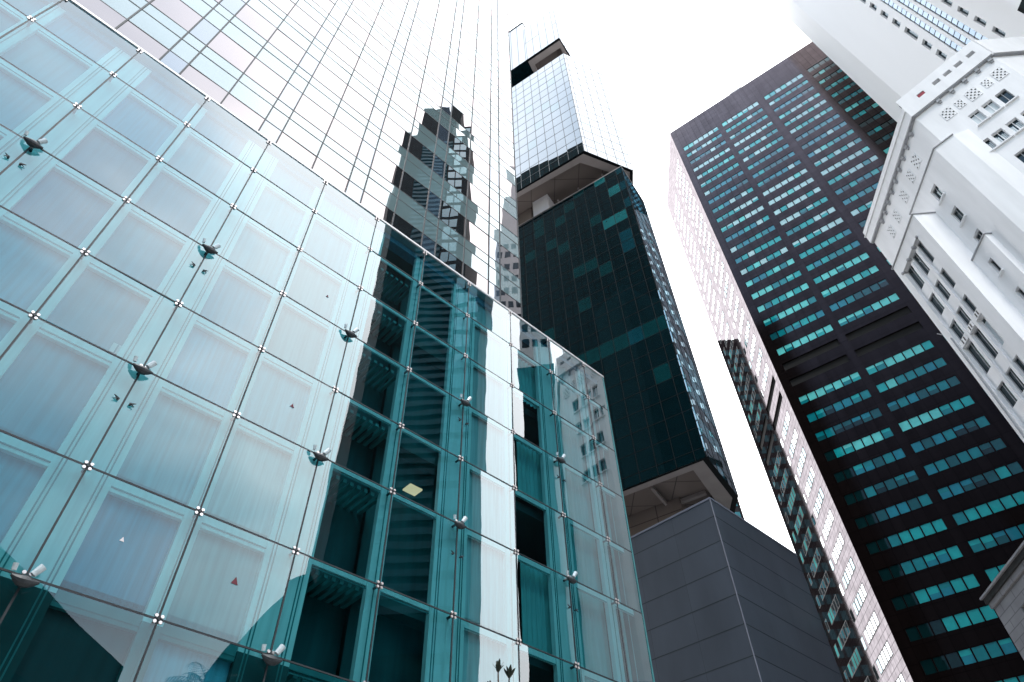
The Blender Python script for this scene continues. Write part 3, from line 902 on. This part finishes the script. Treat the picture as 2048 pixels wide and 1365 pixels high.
mb.build('window', [M['wt_glass']], g_wt, kind='stuff')
items = []
for a, b, c, d in strips:
    z = c
    while z < d:
        mi = random.choice((0, 0, 0, 1, 1, 2)) if z < 96 else random.choice((0, 0, 0, 1))
        items.append((fw, a + 0.16, b, z, z + 1.42, (lambda mb, a=a, b=b, z=z, mi=mi: mb.pane(fw, a + 0.14, b, z + 0.04, z + 1.40, -0.12, mi, 0.2))))
        z += 1.46
part_set('strip_pane', items, M['wt_strip'], g_wt, 100)
mb = MB()
for a, b, c, d in strips:
    mb.rect(fw, a, b, c, d, -0.4, 0)
    z = c
    while z < d: mb.box(fw, a, b, -0.3, -0.08, z - 0.04, z + 0.04, 0); z += 1.46
mb.build('strip_frame', [M['dark_metal']], g_wt)

# ================================================================== 7. white corner building with bays
P1 = pol(54.46, 45)
g_wb = thing('white_building', 'white rendered corner building with chamfered parapet, lattice vents and stepped bays', 'building', P1 + Vector((8, 0, 0)))
M['wb_wall'] = plain('white_render', (0.86, 0.86, 0.875), 0.8, 0.06, 1.1, (1, 1, 0.15), bump=0.05)
M['wb_trim'] = plain('white_trim', (0.36, 0.365, 0.385), 0.7, 0.1, 2)
M['wb_dark'] = plain('window_void', (0.012, 0.013, 0.014), 0.6)
M['wb_glass'] = glazing('white_building_glass', (0.006, 0.012, 0.014), (0.7, 0.85, 0.9), 0.04, 0.8, 3, 0.02)
M['wb_blind'] = plain('window_blind', (0.58, 0.64, 0.67), 0.8, 0.1, 4, (4, 4, 0.3))
M['wb_red'] = plain('roof_tile', (0.26, 0.012, 0.03), 0.7, 0.2, 2)
WBT = 58.24
fC = F(P1, 3, -1)                                          # left face
fB = F(P1, 138.5, 1)                                       # chamfer
fA = F(fB.p(4.9 * 1.42, 0, 0), 93, 1)                      # right face
LB = 4.9 * 1.42
def window(parent, f, a, b, c, d, depth, kind, sill=True, out=0.0):
    """glass, frame and blind set back in a real opening; kind: 0 dark, 1 blind most of the way down, 2 curtains"""
    mb = MB()
    mb.pane(f, a, b, c, d, out - depth + 0.02, 0, 0.1)
    w = mb.build('window', [M['wb_glass']], parent)
    mb = MB(); t_ = 0.05
    mb.box(f, a, a + t_, out - depth + 0.03, out - depth + 0.1, c, d)
    mb.box(f, b - t_, b, out - depth + 0.03, out - depth + 0.1, c, d)
    mb.box(f, a + t_, b - t_, out - depth + 0.03, out - depth + 0.1, d - t_, d)
    mb.box(f, a + t_, b - t_, out - depth + 0.03, out - depth + 0.1, c, c + t_)
    mb.box(f, (a + b) / 2 - 0.025, (a + b) / 2 + 0.025, out - depth + 0.03, out - depth + 0.09, c + t_, d - t_)
    mb.build('frame', [M['wb_trim'] if kind == 0 else M['wb_wall']], w)
    if kind:
        mb = MB()
        zt = d - (d - c) * (0.12 if kind == 1 else 0.25)
        if kind == 1:
            mb.rect(f, a + t_, b - t_, c + t_, zt, out - depth + 0.026)
        else:
            n_ = 6; wd = (b - a - 2 * t_) / n_
            for q in range(n_):
                if q in (2,): continue
                mb.rect(f, a + t_ + q * wd, a + t_ + (q + 0.85) * wd, c + t_, zt + random.uniform(-0.2, 0.1), out - depth + 0.026)
        mb.build('blind', [M['wb_blind']], w)
    if sill:
        mb = MB(); mb.box(f, a - 0.12, b + 0.12, out + 0.001, out + 0.16, c - 0.16, c - 0.04)
        mb.build('sill', [M['wb_wall']], w)
    return w
winB, winC = [], []
for zt, h, u0s in ((54.0, 1.75, (2.56, 3.66, 4.78)), (50.45, 1.55, (1.48, 2.53, 3.66, 4.8)), (47.1, 1.6, (2.45, 3.6, 4.75)), (43.7, 1.6, (2.45, 3.6, 4.75))):
    for q, u in enumerate(u0s):
        kd = 0 if (zt > 53 and q == 2) or zt < 48 else (1 if zt > 53 else 2)
        winB.append((u, u + 0.8, zt - h, zt, kd))
for u in (1.75, 3.2, 5.7, 7.2, 8.7): winC.append((u, u + 0.42, 52.75, 53.95, 0))
mb = MB()
cuts_B = []
mb.wall(fB, 0, LB, -CZ, WBT, [w[:4] for w in winB], 0.3)
mb.wall(fC, 0, 13.2, -CZ, WBT, [w[:4] for w in winC], 0.25)
mb.rect(fA, 0, 7.5, -CZ, WBT, 0)
pC = fC.p(13.2, 0, 0); pA = fA.p(7.5, 0, 0)
a_, b_ = Vector((pC.x, pC.y, 0)), Vector((pA.x, pA.y, 0))
e_ = Vector((b_.x, a_.y, 0)); T = Vector((0, 0, WBT + CZ))
for p, q in ((a_, e_), (e_, b_)): mb.poly([p, q, q + T, p + T], None, 0)
fA0 = fB.p(LB, 0, 0)
mb.poly([a_ + T, e_ + T, b_ + T, Vector((fA0.x, fA0.y, 0)) + T, Vector((P1.x, P1.y, 0)) + T], None, 0, Vector((0, 0, 1)))
mb.build('wall', [M['wb_wall']], g_wb)
for w in winB: window(g_wb, fB, *w[:4], 0.28, w[4])
for w in winC: window(g_wb, fC, *w[:4], 0.23, w[4], False)
# parapet with openings, and the thin cornice line
mb = MB()
oB = [(u, u + 0.62, 59.75, 60.3) for u in (1.3, 2.75, 3.75, 4.75, 5.85)]
mb.box(fB, -0.05, LB + 0.05, 0.0, 0.22, WBT - 0.12, WBT + 0.02, 1)
mb.box(fC, -0.05, 13.3, 0.0, 0.22, WBT - 0.12, WBT + 0.02, 1)
mb.box(fA, 0, 7.5, 0.0, 0.22, WBT - 0.12, WBT + 0.02, 1)
mb.wall(fB, -0.15, LB + 0.1, WBT + 0.02, 61.4, oB, 0.5, 0, 0, 0.32)
mb.wall(fC, -0.15, 13.3, WBT + 0.02, 60.2, [], 0.5, 0, 0, 0.32)
mb.box(fC, -0.1, 13.4, -0.1, 0.42, 59.4, 59.52, 0)
mb.rect(fA, 0, 7.5, WBT + 0.02, 61.4, 0.32, 0)
mb.rect(fB, -0.15, LB + 0.1, WBT + 0.02, 61.4, -0.2, 2)
mb.box(fB, -0.15, LB + 0.1, -0.2, 0.32, 61.4, 61.5, 0)
for f, a, b in ((fB, -0.15, LB + 0.1), (fC, -0.15, 13.3), (fA, 0, 7.5)):
    mb.poly([f.p(a, 0, WBT + 0.02), f.p(b, 0, WBT + 0.02), f.p(b, 0.32, WBT + 0.02), f.p(a, 0.32, WBT + 0.02)], None, 0, Vector((0, 0, -1)))
mb.build('parapet', [M['wb_wall'], M['wb_trim'], M['wb_dark']], g_wb)
mb = MB(); mb.box(fB, 1.25, 2.0, 0.05, 0.28, 59.7, 60.25)
mb.build('tile_hood', [M['wb_red']], g_wb)
def corbel(f, u):
    mb = MB()
    mb.box(f, u - 0.16, u + 0.16, 0.0, 0.2, 57.75, 58.1); mb.box(f, u - 0.12, u + 0.12, 0.0, 0.12, 57.55, 57.75)
    mb.build('corbel', [M['wb_trim']], g_wb)
for u in (2.1, 3.27, 4.42, 5.53, 6.64): corbel(fB, u)
for u in (1.37, 2.64, 3.75, 4.9, 6.1, 7.25, 8.4, 9.5, 10.5): corbel(fC, u)
def vent(f, u0, u1, z0, z1, nu, nz):
    mb = MB()
    mb.rect(f, u0, u1, z0, z1, 0.004, 1)
    du, dz = (u1 - u0) / nu, (z1 - z0) / nz; bar = 0.28
    for i in range(nu + 1): mb.box(f, u0 + i * du - du * bar / 2, u0 + i * du + du * bar / 2, 0.0, 0.05, z0, z1)
    for j in range(nz + 1): mb.box(f, u0, u1, 0.0, 0.052, z0 + j * dz - dz * bar / 2, z0 + j * dz + dz * bar / 2)
    for i in range(nu):
        for j in range(nz):
            if (i + j) % 2 == 0: mb.box(f, u0 + (i + 0.12) * du, u0 + (i + 0.88) * du, 0.0, 0.04, z0 + (j + 0.12) * dz, z0 + (j + 0.88) * dz)
    mb.build('lattice_vent', [M['wb_wall'], M['wb_dark']], g_wb)
for a, b, n_ in ((1.42, 2.28, 5), (2.63, 3.18, 4), (3.6, 4.46, 5), (4.93, 5.45, 4), (5.82, 6.62, 5)): vent(fB, a, b, 55.15 if n_ == 5 else 55.35, 56.55 if n_ == 5 else 56.4, n_, n_)
for a, b in ((2.6, 3.5), (4.2, 4.9), (6.2, 6.95), (8.4, 9.1), (10.1, 10.8)): vent(fC, a, b, 55.2, 56.65, 4, 5)
# the bay that wraps the corner a little proud of the wall
fC2 = fC.shifted(0, 0.9)
V0T = 52.62
w0 = [(2.55, 3.45, 49.35, 51.05), (2.6, 3.48, 45.95, 47.58), (2.6, 3.48, 42.5, 44.15)]
mb = MB()
mb.wall(fC2, 0.2, 6.5, -CZ, V0T, w0, 0.32)
fB2 = F(fC2.p(0.2, 0, 0), 138.5, 1)
q1_ = fB2.p(1.6, 0, 0)
mb.rect(fB2, 0, 1.6, -CZ, V0T, 0)
for p, q in ((fC2.p(6.5, 0, 0), fC2.p(6.5, -0.9, 0)), (q1_, fB.p(1.9, 0, 0))):
    A_, B_ = Vector((p.x, p.y, 0)), Vector((q.x, q.y, 0)); T = Vector((0, 0, V0T + CZ))
    mb.poly([A_, B_, B_ + T, A_ + T], None, 0)
T = Vector((0, 0, V0T + CZ))
mb.poly([Vector((p.x, p.y, 0)) + T for p in (fC2.p(6.5, 0, 0), fC2.p(6.5, -0.95, 0), fC.p(0, 0, 0), fB.p(1.9, 0, 0), q1_, fC2.p(0.2, 0, 0))], None, 0, Vector((0, 0, 1)))
b0 = mb.build('corner_bay', [M['wb_wall']], g_wb)
mb = MB()
mb.box(fC2, 0.15, 6.55, -0.05, 0.1, V0T, V0T + 0.1); mb.box(fB2, 0, 1.65, -0.05, 0.1, V0T, V0T + 0.1)
mb.build('ledge', [M['wb_trim']], b0)
for w in w0: window(b0, fC2, *w, 0.3, 0, True)
# left bay with its tall recessed window columns
q1 = Vector((34.078, 30.749, 0)); f1 = F(q1, 3, -1); f1r = F(q1, 93, 1)
V1T = 49.45
rec = [(1.22, 4.9, 24.0, 47.95)]
mb = MB()
mb.wall(f1, 0, 5.6, -CZ, V1T, rec, 0.42)
mb.rect(f1r, 0, 3.4, -CZ, V1T, 0)
fe = f1.shifted(5.6, 0)
mb.poly([f1.p(5.6, 0, -CZ), f1.p(5.6, -3.4, -CZ), f1.p(5.6, -3.4, V1T), f1.p(5.6, 0, V1T)], None, 0, f1.t)
mb.poly([f1.p(0, 0, V1T), f1.p(5.6, 0, V1T), f1.p(5.6, -3.4, V1T), f1.p(0, -3.4, V1T)], None, 0, Vector((0, 0, 1)))
b1 = mb.build('left_bay', [M['wb_wall']], g_wb)
mb = MB()
mb.box(f1, -0.05, 5.7, -0.05, 0.1, V1T, V1T + 0.1); mb.box(f1r, 0, 3.3, -0.05, 0.1, V1T, V1T + 0.1)
mb.build('ledge', [M['wb_trim']], b1)
cols = [(1.24, 2.12), (2.5, 3.38), (3.74, 4.88)]
rz = [(45.15, 47.9), (41.75, 43.85), (38.65, 40.4), (35.0, 37.9), (31.65, 33.6), (28.2, 30.2)]
hol = [(a, b, c, d) for a, b in cols for c, d in rz]
mb = MB()
mb.wall(f1, 1.22, 4.9, 24.0, 47.95, hol, 0.22, 0, 0, -0.24)
mb.build('recess_wall', [M['wb_wall']], b1)
for a, b, c, d in hol:
    if c > 44: window(b1, f1, a, b, c, d, 0.22, 0, False, -0.24)
    elif c > 34.9 and d < 38: window(b1, f1, a, b, c, d, 0.22, random.choice((0, 1)), False, -0.24)
    else: window(b1, f1, a, b, c, d, 0.22, 0, False, -0.24)
for u in (2.26, 3.56):
    mb = MB(); mb.box(f1, u - 0.14, u + 0.14, -0.24, -0.05, 24, 47.4); mb.build('pier', [M['wb_wall']], b1)
for a, b in cols:                                           # small balconets with slit panels
    mb = MB(); mb.box(f1, a, b, -0.24, -0.06, 37.95, 38.5)
    for s_ in (0.25, 0.55): mb.box(f1, a + (b - a) * s_, a + (b - a) * s_ + 0.12, -0.06, -0.05, 38.02, 38.42, 1)
    mb.build('balconet', [M['wb_wall'], M['wb_dark']], b1)
for a, b in ((1.1, 1.3), (2.16, 2.36), (3.42, 3.62), (4.85, 5.05)):
    mb = MB(); mb.box(f1, a, b, -0.5, 0.12, 47.75, 47.95); mb.build('corbel', [M['wb_trim']], b1)
mb = MB(); mb.tube([f1.p(5.3, 0.06, 24), f1.p(5.05, 0.06, 39.4)], [0.05, 0.05], 6); mb.tube([f1.p(5.64, 0.0, 40.5), f1.p(5.9, 0.1, 40.9)], [0.04, 0.03], 6)
mb.build('drainpipe', [M['wb_trim']], b1)
# right bay
c2 = Vector((35.310, 28.297, 0)); f2 = F(c2, 3, -1); f2r = F(c2, 93, 1)
V2T = 42.5
w2_ = [(1.0, 1.5, 39.4, 41.0), (1.0, 1.5, 35.8, 37.5), (1.0, 1.5, 32.3, 34)]
mb = MB()
mb.wall(f2, 0, 2.45, -CZ, V2T, w2_, 0.35); mb.rect(f2r, 0, 2.2, -CZ, V2T, 0)
mb.poly([f2.p(0, 0, V2T), f2.p(2.45, 0, V2T), f2.p(2.45, -2.2, V2T), f2.p(0, -2.2, V2T)], None, 0, Vector((0, 0, 1)))
b2 = mb.build('right_bay', [M['wb_wall']], g_wb)
mb = MB(); mb.box(f2, -0.05, 2.4, -0.05, 0.1, V2T, V2T + 0.1); mb.box(f2r, 0, 2.0, -0.05, 0.1, V2T, V2T + 0.1)
mb.build('ledge', [M['wb_trim']], b2)
for w in w2_: window(b2, f2, *w, 0.33, 0, True)

# ================================================================== 8. small stone building at the lower right
sc = pol(36.15, 34); fS = F(sc, 183, 1); K = 34.0 / 18.0
g_ss = thing('stone_building', 'low pale stone building with a dark moulded cornice in the lower right corner', 'building', sc + Vector((5, -2, 0)))
M['ss_stone'] = jointed('pale_stone', (0.40, 0.385, 0.40), (0.22, 0.21, 0.22), 1.1, 0.36, 0.02, offset=0.5, rough=0.85, var=0.12, scale=1.2, tint=0.18)
M['ss_cornice'] = plain('stone_cornice', (0.045, 0.045, 0.045), 0.7, 0.3, 3)
ST = 13.75
wS = [(1.05, 2.0, 11.3, 12.95), (3.2, 4.2, 11.3, 12.95)]
mb = MB()
mb.wall(fS, -0.55, 7.0, -CZ, ST, wS, 0.3)
mb.poly([fS.p(-0.55, 0, -CZ), fS.p(-0.55, -6, -CZ), fS.p(-0.55, -6, ST), fS.p(-0.55, 0, ST)], None, 0, -fS.t)
mb.poly([fS.p(-0.55, 0, ST), fS.p(7, 0, ST), fS.p(7, -6, ST), fS.p(-0.55, -6, ST)], None, 0, Vector((0, 0, 1)))
mb.build('wall', [M['ss_stone']], g_ss)
for a, b, c, d in wS:
    mb = MB(); mb.pane(fS, a, b, c, d, -0.28, 0, 0.1); mb.build('window', [M['wb_glass']], g_ss)
mb = MB()
mb.box(fS, -0.6, 7.0, -0.3, 0.1, ST - 0.02, ST + 0.2, 1)
mb.box(fS, -0.62, 7.0, -0.3, 0.2, ST + 0.2, ST + 0.42, 0)
mb.box(fS, -0.66, 7.0, -0.3, 0.3, ST + 0.42, ST + 0.5, 1)
mb.build('cornice', [M['ss_cornice'], M['ss_stone']], g_ss)

# ================================================================== 9. the street's other side (seen in the glass)
# dark office slab to the right of the camera, mirrored in the podium and the tower
f1b = F((50, -6), 0, -1)
g_b1 = thing('dark_office_slab', 'tall dark office slab with blue louvre bands, mirrored in the glass podium', 'tower', (62, 2, 0))
M['b1_wall'] = jointed('slab_wall', (0.006, 0.014, 0.016), (0.003, 0.005, 0.006), 2.4, 4.0, 0.15, rough=0.6, spec=0.05)
M['b1_louvre'] = plain('slab_louvre', (0.006, 0.10, 0.135), 0.55, 0.25, 0.8)
M['b1_window'] = glazing('slab_window', (0.05, 0.24, 0.30), (0.8, 0.95, 1.0), 0.1, 0.9, 2.5, 0.02)
mb = MB()
mb.prism([(50, -6), (50, 10.2), (76, 9.0), (76, -17)], -CZ, 158, 0)
mb.prism([(50, -2.5), (50, 6.5), (72, 6.5), (72, -2.5)], 158, 170, 0)
mb.prism([(50, 1.5), (50, 5.0), (66, 5.0), (66, 1.5)], 170, 176, 0)
mb.build('wall', [M['b1_wall']], g_b1)
mb = MB()
z = 34.0
while z < 150: mb.box(f1b, 5.2, 11.5, 0.002, 0.25, z, z + 0.85); z += 1.7
mb.rect(f1b, 5.0, 11.6, 30, 150, 0.001, 1)
mb.build('louvre_bands', [M['b1_louvre'], plain('slab_backing', (0.004, 0.055, 0.07), 0.7, spec=0.05)], g_b1)
mb = MB()
z = 10.0
while z < 155:
    for q in (11.9, 13.5): mb.box(f1b, q, q + 1.4, 0.002, 0.05, z, z + 2.9)
    z += 4.0
mb.build('window_columns', [M['b1_window']], g_b1)
# stepped white tower beside it
f2b = F((50.2, 16), 0, -1)
g_b2 = thing('stepped_white_tower', 'stepped white tower with dark window rows standing behind the white corner building', 'tower', (55, 18, 0))
mb = MB()
for y0, y1, h in ((16.0, 17.4, 112), (17.4, 18.9, 124), (18.9, 20.6, 138)): mb.prism([(50.2, y0), (50.2, y1), (59.4, y1), (59.4, y0)], -CZ, h, 0)
mb.build('wall', [M['wt_wall']], g_b2)
mb = MB()
mb.prism([(50.0, 15.8), (50.0, 20.8), (59.6, 20.8), (59.6, 15.8)], -CZ, 70, 0)
mb.build('lower_cladding', [M['b1_wall']], g_b2)
mb = MB()
z = 74.0
while z < 108:
    for u in (0.35, 1.7, 3.1): mb.box(f2b, u, u + 0.9, 0.002, 0.03, z, z + 1.7)
    z += 3.5
mb.build('window_rows', [M['wt_glass']], g_b2)
mb = MB()
mb.tube([Vector((54, 19.8, 138 + CZ)), Vector((54, 19.8, 141 + CZ)), Vector((54, 19.8, 143 + CZ))], [0.7, 0.7, 0.05], 10)
mb.build('finial', [M['wt_wall']], g_b2)
# low dark terrace and hall behind the camera
g_b4 = thing('brick_terrace', 'low dark brick terrace behind the viewpoint, mirrored low in the glass', 'building', (0, -24, 0))
M['b4_wall'] = jointed('terrace_brick', (0.05, 0.028, 0.024), (0.03, 0.025, 0.022), 0.5, 0.16, 0.01, offset=0.5, rough=0.85)
mb = MB()
mb.prism([(-90, -16.3), (37.4, -16.3), (37.4, -34), (-90, -34)], -CZ, 23.9, 0)
mb.build('wall', [M['b4_wall']], g_b4)
mb = MB()
fT = F((-90, -16.3), 90, -1)
for k in range(42):
    for z in (3, 7.5, 12, 16.5): mb.box(fT, 2 + k * 3, 3.6 + k * 3, 0.002, 0.05, z, z + 2.4)
mb.build('window_rows', [M['wt_glass']], g_b4)
g_b3 = thing('barrel_hall', 'low dark glass hall with a barrel roof beside the dark slab', 'building', (46, -10, 0))
mb = MB()
ring = [(-12.0 + 8.0 * t_ / 12.0, 25.0 + 9.0 * math.sin(math.pi / 2 * t_ / 12.0)) for t_ in range(13)]
P3 = lambda x, y, z: Vector((x, y, z + CZ))
for (ya, za), (yb, zb) in zip(ring[:-1], ring[1:]):
    mb.poly([P3(42, ya, za), P3(42, yb, zb), P3(49.5, yb, zb), P3(49.5, ya, za)], None, 0, Vector((0, 0, 1)))
    for x in (42, 49.5): mb.poly([P3(x, ya, -CZ), P3(x, yb, -CZ), P3(x, yb, zb), P3(x, ya, za)], None, 0)
mb.poly([P3(42, ring[0][0], -CZ), P3(49.5, ring[0][0], -CZ), P3(49.5, ring[0][0], ring[0][1]), P3(42, ring[0][0], ring[0][1])], None, 0)
mb.build('wall', [M['b1_wall']], g_b3)
# unseen tall dark tower added far left to darken the stepped tower's lower block
g_b5 = thing('unseen_dark_tower', 'unseen very tall dark tower behind the mirror office tower, added to darken reflections', 'tower', (-40, 66, 0))
M['b5_glass'] = jointed('far_tower_glass', (0.0015, 0.011, 0.014), (0.001, 0.003, 0.004), 4.0, 4.0, 0.3, rough=0.5, spec=0.03)
ff = F((-1.6, 40.0), 306.7, 1)
mb = MB()
mb.prism([ff.p(0, 0, 0), ff.p(90, 0, 0), ff.p(90, -8, 0), ff.p(4, -8, 0)], -CZ, 245, 0)
mb.build('wall', [M['b5_glass']], g_b5)

g_b7 = thing('teal_office_block', 'dark office block with teal windows hidden behind the stepped tower', 'building', (36, 146, 0))
M['b7_wall'] = jointed('block_wall', (0.03, 0.028, 0.032), (0.01, 0.01, 0.012), 1.5, 3.6, 0.1, rough=0.7, spec=0.05)
f7 = F((26.5, 138), 95, 1)
mb = MB(); mb.prism([f7.p(0, 0, 0), f7.p(26, 0, 0), f7.p(26, -14, 0), f7.p(0, -14, 0)], -CZ, 150, 0)
mb.build('wall', [M['b7_wall']], g_b7)
mb = MB()
for k in range(40):
    for q in range(14): mb.box(f7, 0.8 + q * 1.8, 2.0 + q * 1.8, 0.002, 0.06, 3 + 3.6 * k, 5 + 3.6 * k)
mb.build('window_rows', [M['b1_window']], g_b7)

g_b6 = thing('unseen_sky_blocker', 'unseen dark tower with blue windows added behind the granite tower to darken reflections', 'tower', (86, 134, 0))
mb = MB(); mb.prism([(73, 133), (110, 105), (120, 118), (83, 146)], -CZ, 280, 0)  # added to keep bright sky out of the stepped tower's right-face reflections
mb.build('wall', [M['b7_wall']], g_b6)
f6 = F((73, 133), 127.1, 1)
mb = MB()
for k in range(69):
    for q in range(14): mb.box(f6, 1.0 + q * 3.1, 3.2 + q * 3.1, 0.002, 0.06, 30 + 3.6 * k, 31.8 + 3.6 * k)
mb.build('window_rows', [M['b1_window']], g_b6)

# ================================================================== 10. planting
M['trunk'] = plain('trunk', (0.09, 0.07, 0.055), 0.9, 0.25, 6)
M['leaf'] = plain('leaf_dark', (0.018, 0.032, 0.018), 0.6, 0.3, 6)
M['frond'] = plain('palm_frond', (0.012, 0.022, 0.012), 0.55, 0.3, 5)
def leaf(mb, base, d, length, width, curl, m=0):
    """a long leaf with a keel"""
    d = d.normalized(); side = d.cross(Vector((0, 0, 1)))
    if side.length < 0.1: side = Vector((1, 0, 0))
    side.normalize(); up = side.cross(d)
    prev = None
    for i in range(6):
        t_ = i / 5.0
        c = base + d * (length * t_) + Vector((0, 0, -curl * length * t_ * t_))
        w = width * math.sin(math.pi * min(1, 0.12 + 0.85 * t_)) ** 0.8 * 0.5
        cur = (c - side * w + up * w * 0.25, c, c + side * w + up * w * 0.25)
        if prev:
            mb.poly([prev[0], prev[1], cur[1], cur[0]], None, m); mb.poly([prev[1], prev[2], cur[2], cur[1]], None, m)
        prev = cur
tp = pol(-1.7, 13.6)
top_z = 7.05
g_t = thing('small_tree', 'small dark tree with stubby upright leaves in front of the glass podium', 'tree', tp)
mb = MB()
mb.tube([tp, tp + Vector((0.05, 0, 2.5)), tp + Vector((-0.04, 0.03, 4.6)), tp + Vector((0, 0, 6.9))], [0.09, 0.075, 0.055, 0.03], 8)
br_ends = []
for i in range(7):
    a = i * 2.4; b = tp + Vector((0, 0, 5.2 + 0.2 * i))
    e = b + Vector((math.cos(a) * 0.2, math.sin(a) * 0.2, 0.75 + 0.05 * i))
    mb.tube([b, (b + e) / 2 + Vector((math.cos(a) * 0.08, math.sin(a) * 0.08, -0.05)), e], [0.03, 0.022, 0.014], 6); br_ends.append(e)
mb.build('trunk', [M['trunk']], g_t)
mb = MB()
for e in br_ends + [tp + Vector((0, 0, 6.9))]:
    for q in range(16):
        a = random.uniform(0, 6.28); el = random.uniform(0.75, 1.5)
        d = Vector((math.cos(a) * math.cos(el), math.sin(a) * math.cos(el), math.sin(el)))
        leaf(mb, e, d, random.uniform(0.14, 0.26), random.uniform(0.06, 0.09), 0.02)
mb.build('crown', [M['leaf']], g_t)
def palm(base, h, spread, label):
    g = thing('palm_tree', label, 'palm', base, 'palms across the street')
    mb = MB()
    pts = [base + Vector((0.25 * math.sin(t_ * 2.0), 0.1 * t_, h * t_)) for t_ in (0, 0.25, 0.5, 0.75, 1.0)]
    mb.tube(pts, [0.24, 0.2, 0.18, 0.16, 0.13], 8)
    mb.build('trunk', [M['trunk']], g)
    mb = MB(); topp = pts[-1]
    for i in range(22):
        a = i * 2.399; el = 1.15 - 1.5 * i / 22.0
        d = Vector((math.cos(a) * math.cos(el), math.sin(a) * math.cos(el), math.sin(el)))
        prev = topp
        for q in range(1, 13):
            t_ = q / 12.0
            c = topp + d * (spread * t_) + Vector((0, 0, -spread * 0.45 * t_ * t_))
            sd_ = (c - prev).normalized().cross(Vector((0, 0, 1))).normalized()
            mb.tube([prev, c], [0.03 * (1.1 - t_), 0.03 * (1.05 - t_)], 4, 0, False)
            for s_ in (-1, 1): leaf(mb, c, sd_ * s_ + (c - prev).normalized() * 0.7 + Vector((0, 0, -0.35)), 0.75 * spread / 2.6 * (1.1 - 0.7 * abs(t_ - 0.4)), 0.07, 0.25)
            prev = c
    mb.build('crown', [M['frond']], g)
palm(Vector((21.5, -1.6, 0)), 17.2, 2.6, 'palm tree with arching fronds beside the road, mirrored low in the podium glass')
palm(Vector((27.0, -7.5, 0)), 14.5, 2.4, 'shorter palm tree in front of the brick terrace')
